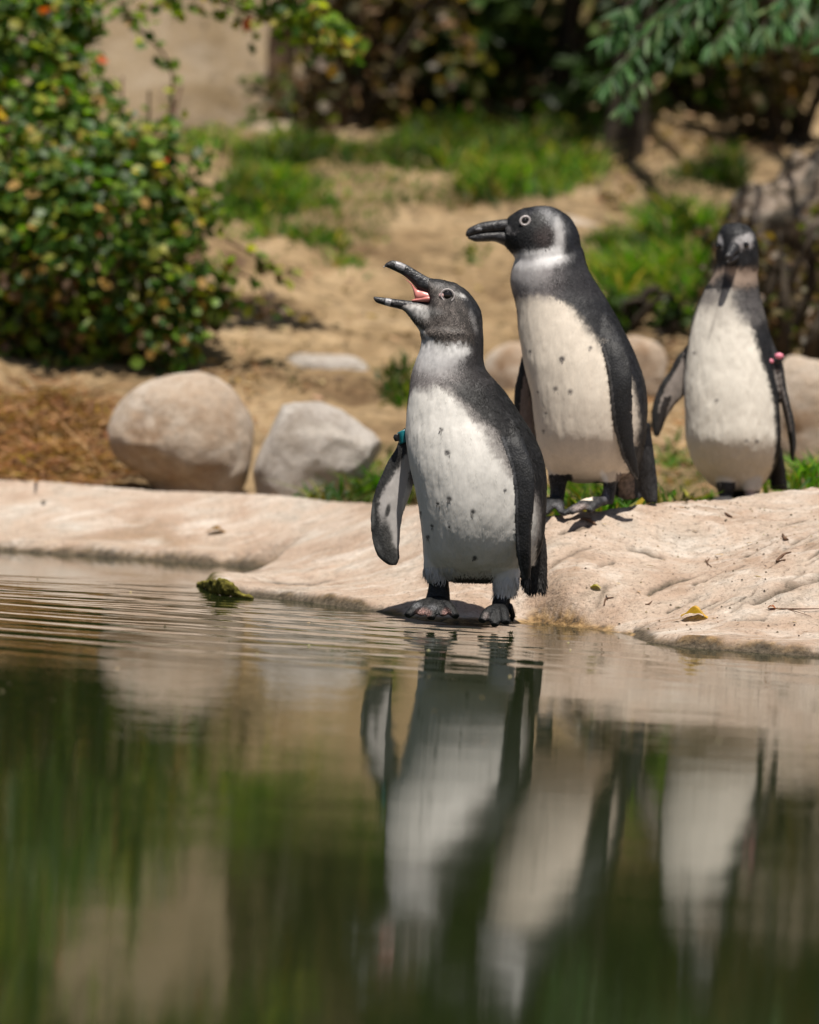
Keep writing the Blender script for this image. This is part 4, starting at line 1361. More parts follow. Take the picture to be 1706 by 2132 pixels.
boulder([(700, 1300, 1330), (715, 1280, 1370), (740, 1270, 1390), (780, 1275, 1392), (830, 1290, 1385)], 7.7, 0.8, M['boulder'], 'pale tan boulder seen between the tall penguin and the one with a pink band', 117, 0.012, 8)
boulder([(742, 1650, 1700), (760, 1625, 1760), (800, 1605, 1800), (860, 1596, 1820), (920, 1600, 1815), (990, 1610, 1800), (1040, 1620, 1790)], 7.2, 0.7, M['boulder'], 'large brown-tan boulder at the right frame edge beside the banded penguin', 119, 0.014, 7)
boulder([(238, 880, 930), (250, 840, 970), (275, 805, 985), (300, 800, 960), (320, 820, 940)], 11.8, 0.8, M['boulder'], 'sunlit tan rock below the brown trunks at the back', 121, 0.02, 5, 0.012)
boulder([(255, 520, 590), (270, 490, 630), (300, 480, 645), (330, 500, 630)], 11.6, 0.8, M['boulder'], 'pale tan rock at the foot of the back wall', 123, 0.02, 5, 0.012)
boulder([(455, 1130, 1200), (475, 1050, 1260), (500, 1000, 1280), (530, 990, 1260), (560, 1000, 1240)], 10.0, 0.6, M['boulder'], 'flat sand-coloured rock on the slope behind the tall penguin head', 125, 0.02, 5, 0.012)
boulder([(300, 1690, 1760), (330, 1610, 1800), (380, 1540, 1830), (440, 1500, 1850), (510, 1475, 1860), (580, 1480, 1870), (650, 1520, 1870), (700, 1560, 1850)], 8.7, 0.6, M['dark_rock'], 'craggy dark brown rock mass at the right edge above the banded penguin', 127, 0.085, 7, 0.008, facet=0.8)

# wall of earth at the back left
mb = MB()
mb.loft(rows_sections([(-420, 90, 560, 0.3, 1.3), (-200, 60, 640, 0.3, 0.8), (0, 40, 690, 0.28, 0.4), (150, 20, 690, 0.28, 0.18), (260, 0, 690, 0.28, 0.05), (380, -20, 700, 0.28, 0.0)], 12.1, 0.28), 28, 24)
V, F = remesh(mb, 0.03)
V = smooth(V, F, 4)
N = normals(V, F)
V = V + N * (fbm(V * 2.5, 131, 5) * 0.03)[:, None]
wl = link('earth_wall', mesh_from('earth_wall', V, F), M['wall'])
tag(wl, 'smooth tan sandstone wall at the back behind the leafy bush', 'rock wall')

# ------------------------------------------------------------------ leaves and plants
LEAF_V = np.array([(0, 0, 0), (0.34, 0.28, 0.06), (0.42, 0.62, 0.05), (0, 1.0, -0.08), (-0.42, 0.62, 0.05), (-0.34, 0.28, 0.06), (0, 0.5, -0.04)])
LEAF_F = np.array([(0, 1, 6), (1, 2, 6), (2, 3, 6), (3, 4, 6), (4, 5, 6), (5, 0, 6)])
STRAP_V = np.array([(0, 0, 0), (0.075, 0.25, 0.0), (0.08, 0.65, -0.02), (0, 1.0, -0.08), (-0.08, 0.65, -0.02), (-0.075, 0.25, 0.0), (0, 0.5, -0.03)])


def frames(n, rng, updir, spread):
    """random leaf frames around a preferred facing"""
    z = np.asarray(updir) + rng.normal(0, spread, (n, 3))
    z /= np.linalg.norm(z, axis=1, keepdims=True)
    y = rng.normal(0, 1, (n, 3))
    y -= z * (y * z).sum(1, keepdims=True)
    y /= np.linalg.norm(y, axis=1, keepdims=True)
    x = np.cross(y, z)
    return np.stack([x, y, z], 2)


def frames_dir(y, rng, roll=1.0):
    y = y / np.linalg.norm(y, axis=1, keepdims=True)
    z = np.array((0, -0.4, 1.0)) + rng.normal(0, roll, y.shape)
    z -= y * (y * z).sum(1, keepdims=True)
    z /= np.linalg.norm(z, axis=1, keepdims=True) + 1e-9
    return np.stack([np.cross(y, z), y, z], 2)


def scatter(name, P, FR, S, cols, base_v, base_f, mat, parent=None):
    n, k = len(P), len(base_v)
    V = np.einsum('nij,kj->nki', FR, base_v) * np.asarray(S)[:, None, None] + P[:, None]
    F = (np.arange(n)[:, None, None] * k + base_f[None]).reshape(-1, 3)
    return link(name, mesh_from(name, V.reshape(-1, 3), F, np.repeat(cols, k, axis=0)), mat, parent)


def leaf_parts(root, P, FR, S, cols, base_v, base_f, mat, pick):
    """single leaves sharing a few meshes"""
    base = np.array(root.location)
    var, meshes = 10, []
    for k in range(var):
        c = cols[pick[k % len(pick)]]
        meshes.append(mesh_from('leaf', base_v, base_f, np.tile(c, (len(base_v), 1))))
        meshes[-1].materials.append(mat)
    for q, i in enumerate(pick):
        o = bpy.data.objects.new('leaf', meshes[q % var])
        C.objects.link(o)
        o.parent = root
        m = Matrix([[*(FR[i][r] * S[i]), (P[i] - base)[r]] for r in range(3)] + [[0, 0, 0, 1]])
        o.matrix_local = m


def pick_front(P, S, n, rng):
    px, py = proj(P)
    vis = np.where((px > 0) & (px < 1706) & (py > 0) & (py < 1060))[0]
    key = P[vis, 1] - S[vis] * 3 + rng.random(len(vis)) * 0.12
    return vis[np.argsort(key)[:n]]


def leaf_cols(n, rng, kinds):
    w = np.array([k[0] for k in kinds])
    i = rng.choice(len(kinds), n, p=w / w.sum())
    c = np.array([k[1] for k in kinds])[i]
    return np.clip(c * rng.uniform(0.65, 1.4, (n, 1)) * rng.uniform(0.9, 1.1, (n, 3)), 0, 1)


def leafy_bush():
    rng = np.random.default_rng(11)
    base = hit([140], [815])[0][0]
    root = thing('bush', 'dense broad-leaved bush with small glossy yellow-tinged leaves filling the upper left', 'bush', base)
    clumps = [(50, 80, 8.25, 150), (140, 190, 8.2, 110), (90, 330, 8.1, 185), (320, 345, 8.1, 120), (200, 470, 8.0, 200), (385, 450, 8.1, 95), (70, 590, 8.1, 180), (330, 600, 8.0, 150), (425, 620, 8.05, 75),
              (190, 700, 8.05, 120), (40, 740, 8.1, 100), (350, 710, 7.95, 80), (60, 800, 8.1, 80), (190, 775, 8.05, 70), (-60, 780, 8.1, 110), (0, 450, 8.1, 180), (-170, 300, 8.3, 240), (-170, 620, 8.2, 200), (60, -120, 8.4, 190), (-220, 0, 8.4, 240), (230, -160, 8.4, 120), (150, 30, 8.3, 90), (230, 300, 8.1, 90),
              (-100, -350, 8.5, 260), (150, -330, 8.5, 190), (330, -260, 8.4, 160), (480, -150, 8.3, 110), (620, -140, 8.3, 110)]
    P, up = [], []
    for (x, y, Y, r) in clumps:
        n = int(r * r * 0.027)
        c = at(x, y, Y)
        d = rng.normal(0, 1, (n, 3))
        d /= np.linalg.norm(d, axis=1, keepdims=True)
        rad = r / FPX * Y * rng.uniform(0.05, 1.0, (n, 1)) ** 0.45 * (1 + 0.25 * fbm(d * 2.2, int(r), 2)[:, None])
        P.append(c + d * rad * np.array((1, 0.8, 1)))
        up.append(d)
    # shoots: photograph polylines, leaves on both sides
    stems = MB()
    shoots = [([(300, 20), (400, -10), (520, 30), (620, 70), (700, 95), (752, 112)], 8.15, 150), ([(420, -60), (480, 0), (560, 30), (650, 40), (720, 100)], 8.2, 130), ([(560, -60), (620, 10), (690, 60), (720, 85)], 8.2, 90),
              ([(250, 0), (290, 60), (340, 110), (360, 170), (352, 240), (345, 300)], 8.2, 46), ([(260, 0), (265, 30), (272, 60)], 8.2, 12), ([(470, 500), (530, 530), (560, 560), (600, 570), (640, 590)], 7.95, 22), ([(480, 560), (540, 590), (555, 640), (548, 660)], 7.95, 16),
              ([(490, 620), (560, 640), (610, 670)], 7.95, 10), ([(400, 600), (450, 560), (500, 545)], 7.95, 20)]
    for pts, Y, n in shoots:
        W = np.array([at(x, y, Y + 0.03 * k) for k, (x, y) in enumerate(pts)])
        stems.tube(list(W), list(np.linspace(0.004, 0.0015, len(W))), 6)
        t = rng.uniform(0, len(W) - 1.001, n)
        i = t.astype(int)
        q = W[i] + (W[i + 1] - W[i]) * (t - i)[:, None] + rng.normal(0, 0.022 if n > 60 else 0.010, (n, 3))
        P.append(q)
        up.append(rng.normal(0, 1, (n, 3)))
    for k in range(26):                         # woody stems from the base
        e = at(rng.uniform(-60, 470), rng.uniform(120, 720), rng.uniform(8.05, 8.45))
        b = base + np.array((rng.uniform(-0.12, 0.12), rng.uniform(0.22, 0.45), -0.03))
        mid = b * 0.5 + e * 0.5 + rng.normal(0, 0.05, 3) + np.array((0, 0, -0.05))
        stems.tube([b, mid, e], [0.012, 0.007, 0.003], 6)
    link('stem', stems.mesh('stem'), M['twig'], root)
    P, up = np.vstack(P), np.vstack(up)
    n = len(P)
    FR = frames(n, rng, up * 0.5 + np.array((0.15, -0.3, 0.8)), 0.55)
    S = rng.uniform(0.022, 0.041, n)
    cols = leaf_cols(n, rng, [(0.36, (0.045, 0.10, 0.016)), (0.36, (0.14, 0.21, 0.028)), (0.18, (0.28, 0.27, 0.04)), (0.045, (0.42, 0.26, 0.08)), (0.07, (0.13, 0.16, 0.10)), (0.005, (0.45, 0.08, 0.02))])
    px, py = proj(P)
    low = (py > 520) & (rng.random(n) < 0.25)
    cols[low] = np.array((0.17, 0.10, 0.06)) * rng.uniform(0.5, 1.3, (low.sum(), 1))
    pk = pick_front(P, S, 300, rng)
    leaf_parts(root, P, FR, S, cols, LEAF_V, LEAF_F, M['leaf'], pk)
    rest = np.setdiff1d(np.arange(n), pk)
    kind(scatter('leaves', P[rest], FR[rest], S[rest], cols[rest], LEAF_V, LEAF_F, M['leaf'], root), 'stuff')


leafy_bush()


def overhanging_tree():
    rng = np.random.default_rng(12)
    base = hit([1290], [335])[0][0]
    root = thing('tree', 'tree with narrow hanging grey-green leaves whose branches reach in from the top right', 'tree', base)
    tr = MB()
    top = base + np.array((0.15, 0.1, 2.6))
    tr.tube([base + np.array((0, 0, -0.15)), base + np.array((0.03, 0, 0.35)), base + np.array((0.06, 0.03, 1.2)), top], [0.085, 0.06, 0.055, 0.035], 12, 18)
    link('trunk', tr.mesh('trunk'), M['dark_bark'], root)
    limbs = MB()
    hub = at(1640, -420, 8.9)
    limbs.tube([base + np.array((0.06, 0.03, 1.2)), (base + hub) / 2 + np.array((0, 0, 0.75)), hub], [0.04, 0.03, 0.02], 8, 14)
    sprays = [[(1560, -200), (1440, -40), (1360, 60), (1300, 130), (1258, 170)], [(1500, -150), (1400, 0), (1330, 60), (1290, 60), (1262, 78)], [(1480, -120), (1400, 40), (1350, 130), (1320, 180), (1300, 222)],
              [(1600, -200), (1500, -20), (1440, 60), (1400, 110)], [(1640, -200), (1560, -20), (1520, 50), (1480, 100)], [(1680, -200), (1640, -20), (1600, 40), (1575, 80)], [(1750, -200), (1690, -40), (1650, 30), (1640, 60)],
              [(1780, -180), (1740, -40), (1710, 20), (1690, 60)], [(1560, -160), (1480, -40), (1420, 20), (1370, 40)], [(1480, -200), (1380, -60), (1310, 10), (1290, 30)], [(1820, -160), (1780, -20), (1740, 60), (1725, 110)], [(1600, -160), (1560, -30), (1545, 40), (1540, 90)]]
    P, D = [], []
    for k, pts in enumerate(sprays):
        Y = 7.9 + 0.09 * (k % 4)
        W = np.array([at(x, y, Y + 0.25 - 0.06 * j) for j, (x, y) in enumerate(pts)])
        limbs.tube([hub] + list(W), [0.012] + list(np.linspace(0.006, 0.002, len(W))), 6)
        n = 95
        t = rng.uniform(0.6, len(W) - 1.001, n)
        i = t.astype(int)
        tan = W[i + 1] - W[i]
        P.append(W[i] + tan * (t - i)[:, None])
        tan = tan / np.linalg.norm(tan, axis=1, keepdims=True)
        D.append(tan * 0.55 + rng.normal(0, 0.38, (n, 3)) + np.array((0, 0, -0.75)))
    for k in range(52):                          # crown above the frame
        c = hub + rng.normal(0, 1, 3) * np.array((0.8, 0.7, 0.40)) + np.array((0.25, 0.5, 0.45))
        n = 34
        P.append(c + rng.normal(0, 0.10, (n, 3)))
        D.append(rng.normal(0, 0.6, (n, 3)) + np.array((0, 0, -0.7)))
    for k in range(75):                          # clumps added above the frame to throw dappled shade on the slope
        c = np.array((0.95, 10.35, 3.0)) + rng.normal(0, 1, 3) * np.array((0.65, 0.75, 0.24))
        n = 34
        P.append(c + rng.normal(0, 0.11, (n, 3)))
        D.append(rng.normal(0, 0.6, (n, 3)) + np.array((0, 0, -0.7)))
        if k % 6 == 0:
            limbs.tube([top - np.array((0, 0, 0.9)), (top + c) / 2 + np.array((0, 0, 0.1)), c], [0.03, 0.018, 0.005], 6)
    link('branch', limbs.mesh('branch'), M['dark_bark'], root)
    P, D = np.vstack(P), np.vstack(D)
    n = len(P)
    FR = frames_dir(D, rng, 0.6)
    S = rng.uniform(0.045, 0.075, n)
    cols = leaf_cols(n, rng, [(0.45, (0.035, 0.095, 0.028)), (0.4, (0.07, 0.155, 0.05)), (0.15, (0.14, 0.21, 0.09))])
    pk = pick_front(P, S, 300, rng)
    leaf_parts(root, P, FR, S, cols, STRAP_V, LEAF_F, M['strap'], pk)
    rest = np.setdiff1d(np.arange(n), pk)
    kind(scatter('leaves', P[rest], FR[rest], S[rest], cols[rest], STRAP_V, LEAF_F, M['strap'], root), 'stuff')


overhanging_tree()


def shrub(px, py, w, h, label, cols, seed, n=900, S=(0.04, 0.07), Y=None, group=None, cat='shrub', depth=0.7):
    rng = np.random.default_rng(seed)
    base = hit([px], [py])[0][0] if Y is None else at(px, py, Y)
    base[2] = ground_z(base[0:1], base[1:2])[0]
    root = thing('shrub', label, cat, base, group)
    st = MB()
    P, up = [], []
    for k in range(9):
        e = base + np.array((rng.normal(0, w * 0.3), rng.normal(0, w * 0.25), h * rng.uniform(0.5, 0.95)))
        st.tube([base + np.array((rng.normal(0, 0.05), 0, -0.08)), (base + e) / 2 + rng.normal(0, 0.05, 3), e], [0.02, 0.014, 0.005], 6)
    link('stem', st.mesh('stem'), M['dark_bark'], root)
    for k in range(14):
        c = base + np.array((rng.uniform(-0.45, 0.45) * w, rng.uniform(-0.4, 0.4) * w * depth, h * rng.uniform(0.06, 0.85)))
        m = n // 14
        d = rng.normal(0, 1, (m, 3))
        d /= np.linalg.norm(d, axis=1, keepdims=True)
        P.append(c + d * rng.uniform(0.3, 1, (m, 1)) ** 0.5 * min(w, h) * rng.uniform(0.18, 0.30))
        up.append(d)
    P, up = np.vstack(P), np.vstack(up)
    FR = frames(len(P), rng, up * 0.5 + np.array((0.1, -0.3, 0.7)), 0.6)
    kind(scatter('leaves', P, FR, rng.uniform(*S, len(P)), leaf_cols(len(P), rng, cols), LEAF_V, LEAF_F, M['leaf'], root), 'stuff')
    return root


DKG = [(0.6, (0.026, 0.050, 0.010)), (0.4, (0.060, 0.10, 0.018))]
MID = [(0.4, (0.055, 0.11, 0.015)), (0.4, (0.11, 0.17, 0.022)), (0.2, (0.19, 0.18, 0.045))]
BRN = [(0.5, (0.10, 0.075, 0.035)), (0.3, (0.17, 0.10, 0.05)), (0.2, (0.075, 0.085, 0.025))]
shrub(735, 262, 0.62, 0.62, 'brown-leaved shrub in front of the brown trunks at the back', BRN, 210, 1100, (0.03, 0.06))
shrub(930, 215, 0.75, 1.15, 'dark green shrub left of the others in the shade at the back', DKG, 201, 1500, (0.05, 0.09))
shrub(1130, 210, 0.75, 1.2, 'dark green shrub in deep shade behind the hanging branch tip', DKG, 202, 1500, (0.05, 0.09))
shrub(1075, 262, 0.42, 0.26, 'low reddish brown shrub at the rim of the grass at the back', BRN, 203, 420, (0.03, 0.05))
shrub(1420, 230, 0.7, 0.9, 'olive shrub in shade under the hanging narrow-leaved branches', MID, 204, 1700, (0.04, 0.07))
shrub(1650, 300, 0.55, 0.75, 'twiggy brown and green shrub above the craggy rock', BRN, 205, 1700, (0.03, 0.05))
shrub(1650, 470, 0.34, 0.42, 'dull brown-leaved shrub clinging to the front of the craggy rock', BRN, 209, 700, (0.018, 0.034), Y=8.22)
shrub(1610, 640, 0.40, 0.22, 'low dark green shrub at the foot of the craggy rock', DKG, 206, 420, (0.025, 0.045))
shrub(1340, 690, 0.28, 0.10, 'low dark leaf clump added for the shade line behind the flipper of the tall penguin', DKG, 207, 260, (0.02, 0.035))  # leaves put in where a dark line of shade crosses the sand
shrub(600, 240, 0.3, 0.22, 'small yellow-green shrub at the base of the back wall', MID, 208, 260, (0.03, 0.05))

# brown trunks at the back centre
for pts, r, lab in (([(690, 270), (700, 150), (760, 40), (840, -120), (900, -500)], 0.065, 'leaning brown trunk nearest the back wall'),
                    ([(800, 262), (790, 150), (800, 20), (790, -200), (760, -600)], 0.075, 'upright brown trunk right of the leaning one'),
                    ([(600, 250), (585, 120), (600, 0), (620, -200), (640, -500)], 0.045, 'thin grey-brown trunk in front of the back wall')):
    b = hit([pts[0][0]], [pts[0][1]])[0][0]
    root = thing('tree', lab, 'tree', b)
    mb = MB()
    W = [at(x, y, b[1]) for x, y in pts]
    W[0][2] -= 0.1
    mb.tube(W, [r * 1.3, r, r * 0.95, r * 0.85, r * 0.6], 14, 30)
    V, F = np.vstack(mb.V), mb.F
    V = V + (fbm(V * np.array((14, 14, 4)), 141, 4) * 0.025)[:, None] * np.array((1, 1, 0))
    link('trunk', mesh_from('trunk', V, F), M['bark'], root)
    rng = np.random.default_rng(int(pts[1][0]))
    n = 1500
    c = W[-1] + np.array((0.25, 1.9, 0.5))
    P = c + rng.normal(0, 1, (n, 3)) * np.array((0.55, 0.5, 0.38))
    kind(scatter('crown', P, frames(n, rng, (0, 0, 1), 0.9), rng.uniform(0.06, 0.11, n), leaf_cols(n, rng, MID), LEAF_V, LEAF_F, M['leaf'], root), 'stuff')


# tall trees standing behind everything
def tall_tree(x, y, h, w, seed, n, cols, label, S=(0.12, 0.22)):
    rng = np.random.default_rng(seed)
    z = float(ground_z(np.array([x]), np.array([y]))[0])
    b = np.array((x, y, z))
    root = thing('tree', label, 'tree', b, 'tall trees behind the slope')
    mb = MB()
    mb.tube([b + np.array((0, 0, -0.3)), b + np.array((0.05, 0, h * 0.35)), b + np.array((rng.normal(0, 0.2), 0, h * 0.8))], [0.16, 0.12, 0.05], 10, 16)
    P, up = [], []
    for k in range(26):
        e = b + np.array((rng.normal(0, w * 0.42), rng.normal(0, w * 0.35), h * rng.uniform(0.12, 1.0)))
        mb.tube([b + np.array((0, 0, h * rng.uniform(0.1, 0.6))), e], [0.035, 0.01], 6)
        m = n // 26
        d = rng.normal(0, 1, (m, 3))
        d /= np.linalg.norm(d, axis=1, keepdims=True)
        P.append(e + d * rng.uniform(0.2, 1, (m, 1)) ** 0.5 * w * rng.uniform(0.2, 0.34))
        up.append(d)
    link('trunk', mb.mesh('trunk'), M['dark_bark'], root)
    P, up = np.vstack(P), np.vstack(up)
    FR = frames(len(P), rng, up * 0.5 + np.array((0, 0, 0.7)), 0.6)
    kind(scatter('crown', P, FR, rng.uniform(*S, len(P)), leaf_cols(len(P), rng, cols), LEAF_V, LEAF_F, M['leaf'], root), 'stuff')


for k, (x, y, h, w) in enumerate([(-3.6, 15.0, 4.6, 2.4), (-1.9, 15.4, 5.2, 2.4), (-0.3, 15.2, 4.8, 2.3), (1.2, 15.0, 5.0, 2.4), (2.8, 14.6, 5.2, 2.5), (4.6, 14.0, 5.0, 2.6), (-5.4, 14.2, 5.0, 2.6)]):
    tall_tree(x, y, h, w, 300 + k, 3400, MID, 'tall bushy tree in the dark wall of trees behind the slope')
for k, (x, y, h, w) in enumerate([(-7.5, 18, 7, 4), (-3.5, 19, 7.5, 4), (0.5, 19.5, 7.5, 4), (4.2, 19, 7.5, 4), (8, 18, 7, 4)]):
    tall_tree(x, y, h, w, 320 + k, 3000, MID, 'tall bushy tree in the dark wall of trees behind the slope', (0.2, 0.36))


# ------------------------------------------------------------------ grass, straw, litter
def grass():
    rng = np.random.default_rng(31)
    PV, PC = [], []
    for poly, h, n in grass_polys:
        p = np.array(poly, float)
        lo, hi = p.min(0), p.max(0)
        q = rng.uniform(lo, hi, (n * 3, 2))
        q = q[inpoly(q[:, 0], q[:, 1], poly)][:n]
        P, okk = hit(q[:, 0], q[:, 1])
        P = P[okk]
        m = len(P)
        if m == 0:
            continue
        P = P + rng.normal(0, 0.015, (m, 3)) * np.array((1, 2.5, 0))
        P[:, 2] = ground_z(P[:, 0], P[:, 1]) - 0.004
        cl = sstep(-0.35, 0.35, fbm(P * np.array((4.0, 2.5, 0)) + 3, 33, 3))
        keep = (cl > 0.12) | (rng.random(m) < 0.16)
        P, cl = P[keep], 0.35 + 0.95 * cl[keep]
        m = len(P)
        H = h * rng.uniform(0.35, 1.05, m) * cl
        lean = rng.normal(0, 0.75, (m, 2))
        a = rng.uniform(0, np.pi, m)
        wv = np.stack([np.cos(a), np.sin(a), 0 * a], 1) * (0.0034 + 0.0030 * rng.random(m))[:, None]
        l3 = np.stack([lean[:, 0], lean[:, 1], 0 * H], 1) * H[:, None]
        up = np.stack([0 * H, 0 * H, H], 1)
        V = np.stack([P - wv, P + wv, P + up * 0.55 + l3 * 0.35 + wv * 0.8, P + up * 0.55 + l3 * 0.35 - wv * 0.8, P + up * 0.92 + l3], 1)
        PV.append(V.reshape(-1, 3))
        c = leaf_cols(m, rng, [(0.42, (0.045, 0.120, 0.010)), (0.30, (0.11, 0.20, 0.018)), (0.16, (0.22, 0.22, 0.04)), (0.12, (0.36, 0.27, 0.11))])
        c = c * (0.35 + 0.8 * sstep(-0.4, 0.4, fbm(P * 3.1, 35, 2)))[:, None]  # darker patches: shade painted into the blade colours
        PC.append(np.repeat(c, 5, axis=0))
    V, Cc = np.vstack(PV), np.vstack(PC)
    k = np.arange(len(V) // 5)[:, None] * 5
    F = np.vstack([k + [0, 1, 2], k + [0, 2, 3], k + [3, 2, 4]])
    kind(link('grass', mesh_from('grass', V, F, Cc), M['grass']), 'stuff', 'green grass growing in patches on the slope and along the rock')


grass()


def strips(name, poly, n, L, W, cols, seed, label, lift=0.02, mat='dry'):
    rng = np.random.default_rng(seed)
    p = np.array(poly, float)
    q = rng.uniform(p.min(0), p.max(0), (n * 3, 2))
    q = q[inpoly(q[:, 0], q[:, 1], poly)][:n]
    P, okk = hit(q[:, 0], q[:, 1])
    P = P[okk]
    m = len(P)
    P[:, 2] += rng.uniform(0, lift, m)
    a = rng.uniform(0, 2 * np.pi, m)
    D = np.stack([np.cos(a), np.sin(a), rng.normal(0, 0.35, m)], 1)
    FR = frames_dir(D, rng, 0.5)
    base = STRAP_V * np.array((W / L * 5, 1, 1))
    o = scatter(name, P, FR, rng.uniform(0.6, 1.4, m) * L, leaf_cols(m, rng, cols), base, LEAF_F, M[mat])
    return kind(o, 'stuff', label)


STRAW = [(0.50, (0.26, 0.125, 0.052)), (0.28, (0.44, 0.265, 0.135)), (0.22, (0.11, 0.05, 0.024))]
strips('straw_mulch', [(-80, 1040), (-80, 850), (60, 835), (200, 830), (230, 880), (225, 950), (240, 1030)], 2600, 0.085, 0.0050, STRAW, 41, 'dry brown straw mulch on the ground below the bush', 0.03)
strips('leaf_litter', [(480, 820), (420, 700), (500, 560), (700, 540), (1060, 560), (1100, 720), (860, 840), (600, 835)], 420, 0.022, 0.010, [(0.5, (0.22, 0.14, 0.075)), (0.3, (0.38, 0.26, 0.15)), (0.2, (0.10, 0.075, 0.04))], 42, 'scattered dry leaf litter on the sandy slope', 0.012)
strips('leaf_litter', [(1260, 480), (1260, 330), (1400, 180), (1640, 170), (1640, 330), (1400, 330)], 900, 0.035, 0.015, [(0.5, (0.24, 0.15, 0.08)), (0.5, (0.40, 0.28, 0.16))], 43, 'scattered dry leaf litter in the dappled shade at the upper right', 0.02)
strips('leaf_litter', [(1260, 1000), (1300, 720), (1420, 720), (1430, 980), (1640, 900), (1640, 1040)], 420, 0.035, 0.006, STRAW, 44, 'dry brown leaf litter on the ground between the two right penguins', 0.02)
strips('leaf_litter', [(400, 830), (420, 760), (560, 760), (560, 900), (520, 920)], 200, 0.03, 0.005, STRAW, 45, 'dry leaf litter on the ground behind the two boulders', 0.02)


# ------------------------------------------------------------------ bits lying on the rock
def rock_at(px, py):
    d = CR @ np.array(((px - CX) / FPX, -(py - CY) / FPX, -1.0))
    Ys = np.linspace(4.6, 7.0, 480)
    P = CO + (d / d[1])[None] * Ys[:, None]
    zz = rock_z(P[:, 0], P[:, 1])
    k = np.argmax(P[:, 2] < zz)
    q = P[k].copy()
    q[2] = zz[k]
    return q


def twig(pts, r, label, side=None):
    W = [rock_at(x, y) + np.array((0, 0, r * 0.7)) for x, y in pts]
    mb = MB()
    rr = [r * 0.6] + [r] * (len(W) - 2) + [r * 0.4]
    mb.tube(W, rr, 7)
    if side:
        W2 = [rock_at(x, y) + np.array((0, 0, r)) for x, y in side]
        mb.tube(W2, [r * 0.7, r * 0.3], 6)
    base = W[0].copy()
    V = np.vstack(mb.V) - base
    o = link('twig', mesh_from('twig', V, mb.F), M['twig'])
    o.location = base
    return tag(o, label, 'twig', 'twigs on the rock')


def fallen_leaf(px, py, size, rot, c, label, curl=0.25):
    p = rock_at(px, py) + np.array((0, 0, 0.003))
    n = 9
    V, F = [], []
    for k in range(n):
        t = k / (n - 1)
        w = 0.36 * math.sin(math.pi * min(1, t * 0.96 + 0.04)) ** 0.8
        for j, u in enumerate((-1, -0.5, 0, 0.5, 1)):
            V.append((u * w, t - 0.5, curl * (u * w) ** 2 * 3 + 0.18 * math.sin(t * 3.1) + 0.05 * math.sin(9 * t + u * 3)))
    for k in range(n - 1):
        for j in range(4):
            a = k * 5 + j
            F.append((a, a + 1, a + 6, a + 5))
    V = np.array(V) * size
    Rm = np.array(Matrix.Rotation(rot, 3, 'Z'))
    V = V @ Rm.T
    o = link('fallen_leaf', mesh_from('fallen_leaf', V, F, np.tile(np.array(c), (len(V), 1))), M['dry'])
    o.location = p
    return tag(o, label, 'leaf', 'fallen leaves on the rock')


twig([(1635, 1168), (1618, 1172), (1632, 1160), (1648, 1153)], 0.0022, 'dark curled twig on the rock right of centre, above the wide crack')
twig([(1470, 1168), (1474, 1176), (1482, 1183)], 0.0016, 'short slanting twig on the pale streak of the right rock', [(1472, 1172), (1478, 1165)])
twig([(1258, 1264), (1262, 1254), (1278, 1249)], 0.0018, 'bent dark twig on the rock beside the calling penguin')
twig([(1212, 1085), (1225, 1090), (1242, 1096)], 0.0030, 'dark twig clump on the rock below the tall penguin', [(1222, 1092), (1232, 1084)])
twig([(1510, 1072), (1518, 1076), (1525, 1081)], 0.0024, 'stubby brown twig near the top rim of the right rock')
twig([(1630, 1117), (1634, 1124), (1640, 1130)], 0.0026, 'small forked twig left of the upper crack at the right edge', [(1632, 1122), (1642, 1127)])
twig([(1600, 1268), (1650, 1272), (1720, 1270)], 0.0011, 'long pale dry stalk at the right edge above the waterline', [(1640, 1272), (1690, 1286)])
twig([(1344, 1262), (1352, 1259), (1358, 1257)], 0.0014, 'tiny straight twig in the middle of the right rock')
fallen_leaf(1446, 1291, 0.040, R(80), (0.50, 0.30, 0.06), 'curled yellow-brown leaf near the water on the right rock', 0.5)
fallen_leaf(1607, 1271, 0.013, R(60), (0.30, 0.10, 0.04), 'small red-brown leaf at the root of the dry stalk')
fallen_leaf(1240, 1232, 0.017, R(70), (0.40, 0.33, 0.12), 'small yellowish leaf on the rock right of the calling penguin tail')
fallen_leaf(450, 1113, 0.036, R(85), (0.26, 0.15, 0.07), 'brown leaf on the left ledge above the inlet')
fallen_leaf(90, 1049, 0.014, R(20), (0.05, 0.04, 0.03), 'small dark leaf at the far left of the ledge')

# moss on the tip of the spit
mb = MB()
ms = []
for T, B in (((411, 1214), (411, 1219)), ((428, 1209), (431, 1229)), ((452, 1205), (457, 1240)), ((478, 1211), (484, 1243)), ((503, 1234), (508, 1246)), ((525, 1243), (528, 1248))):
    ms.append(sec(T, B, float(waterpt(*B)[1]) + 0.008, 14 if T[0] < 490 else 6))
mb.loft(ms, 20, 60)
V, F = remesh(mb, 0.0022)
V = smooth(V, F, 3)
N_ = normals(V, F)
V = V + N_ * (fbm(V * 70, 151, 4) * 0.0050 + fbm(V * 260, 152, 2) * 0.0012)[:, None]
b0 = V.mean(0)
mo = link('moss_clump', mesh_from('moss_clump', V - b0, F), simple('moss', (0.11, 0.095, 0.02), 0.95, 0.1, 90, 0.15, 2.0, 0.9, 0.006))
mo.location = b0
tag(mo, 'olive moss along the waterline tip of the rock spit', 'moss')

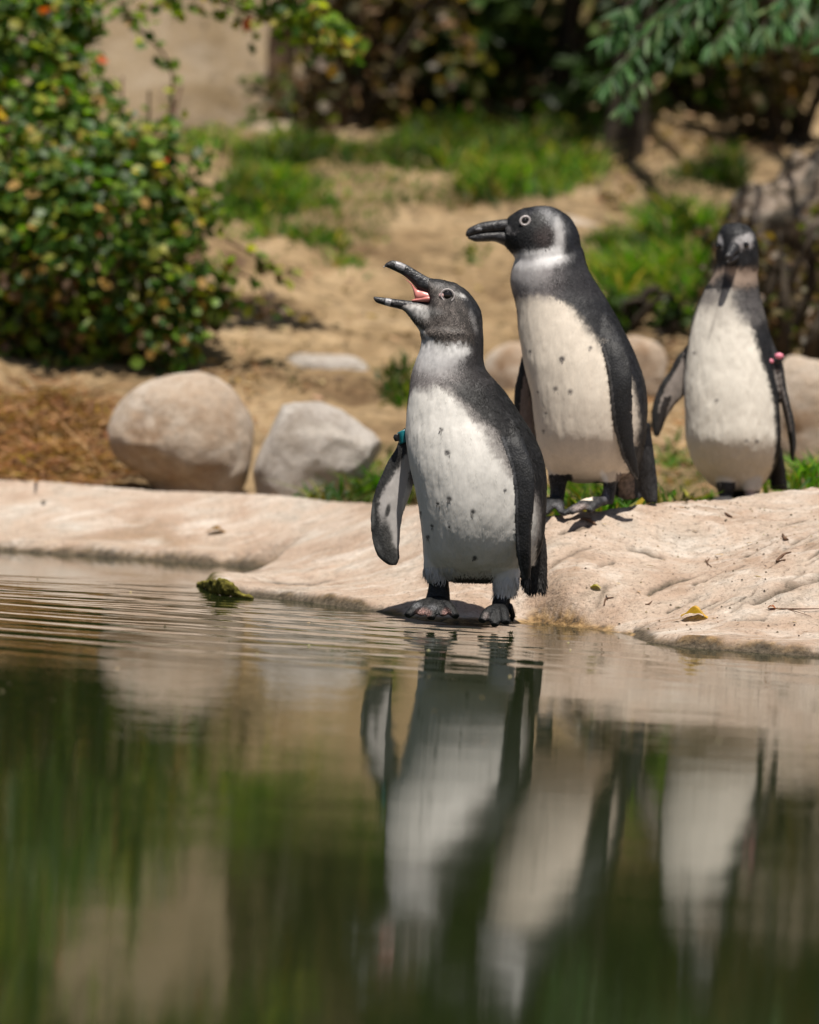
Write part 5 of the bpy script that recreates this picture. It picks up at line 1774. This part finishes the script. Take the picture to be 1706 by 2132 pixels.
# grit and needle litter on the rock
rg = np.random.default_rng(61)
n = 420
gx, gy = rg.uniform(0.10, 0.72, n), rg.uniform(4.80, 5.55, n)
m_ = shore_dist(gx, gy) > 0.02
gx, gy = gx[m_], gy[m_]
P = np.stack([gx, gy, rock_z(gx, gy) + 0.0008], 1)
n = len(P)
GV = np.array([(0, 0, 0.5), (0.5, 0.1, 0), (0.1, 0.55, 0), (-0.5, 0.2, 0), (-0.2, -0.5, 0), (0.4, -0.35, 0)])
GF = np.array([(0, 1, 2), (0, 2, 3), (0, 3, 4), (0, 4, 5), (0, 5, 1)])
kind(scatter('rock_grit', P, frames(n, rg, (0, 0, 1), 0.25), rg.uniform(0.0012, 0.0042, n), leaf_cols(n, rg, [(0.4, (0.12, 0.085, 0.06)), (0.35, (0.30, 0.22, 0.16)), (0.25, (0.045, 0.035, 0.025))]), GV, GF, M['dry']), 'stuff', 'fine grit and crumbs scattered on the right rock')
n = 90
gx, gy = rg.uniform(0.15, 0.72, n), rg.uniform(4.85, 5.5, n)
P = np.stack([gx, gy, rock_z(gx, gy) + 0.0012], 1)
a = rg.uniform(0, 6.28, n)
kind(scatter('needle_litter', P, frames_dir(np.stack([np.cos(a), np.sin(a), 0 * a], 1), rg, 0.1), rg.uniform(0.006, 0.018, n), leaf_cols(n, rg, [(0.5, (0.14, 0.09, 0.05)), (0.5, (0.34, 0.24, 0.13))]), STRAP_V, LEAF_F, M['dry']), 'stuff', 'dry needles scattered on the right rock')

# specks floating on the pond
rg = np.random.default_rng(71)
n = 70
q = np.array([waterpt(x, y) for x, y in zip(rg.uniform(0, 1706, n), rg.uniform(1195, 1560, n))])
q = q[shore_dist(q[:, 0], q[:, 1]) < -0.02]
q[:, 2] = water_z(q[:, 0], q[:, 1]) + 0.0006
n = len(q)
kind(scatter('floating_specks', q, frames(n, rg, (0, 0, 1), 0.05), rg.uniform(0.002, 0.007, n), leaf_cols(n, rg, [(0.5, (0.10, 0.08, 0.04)), (0.5, (0.32, 0.26, 0.16))]), GV * np.array((1, 0.5, 0.5)), GF, M['dry']), 'stuff', 'tiny specks of dust and leaf floating on the pond')
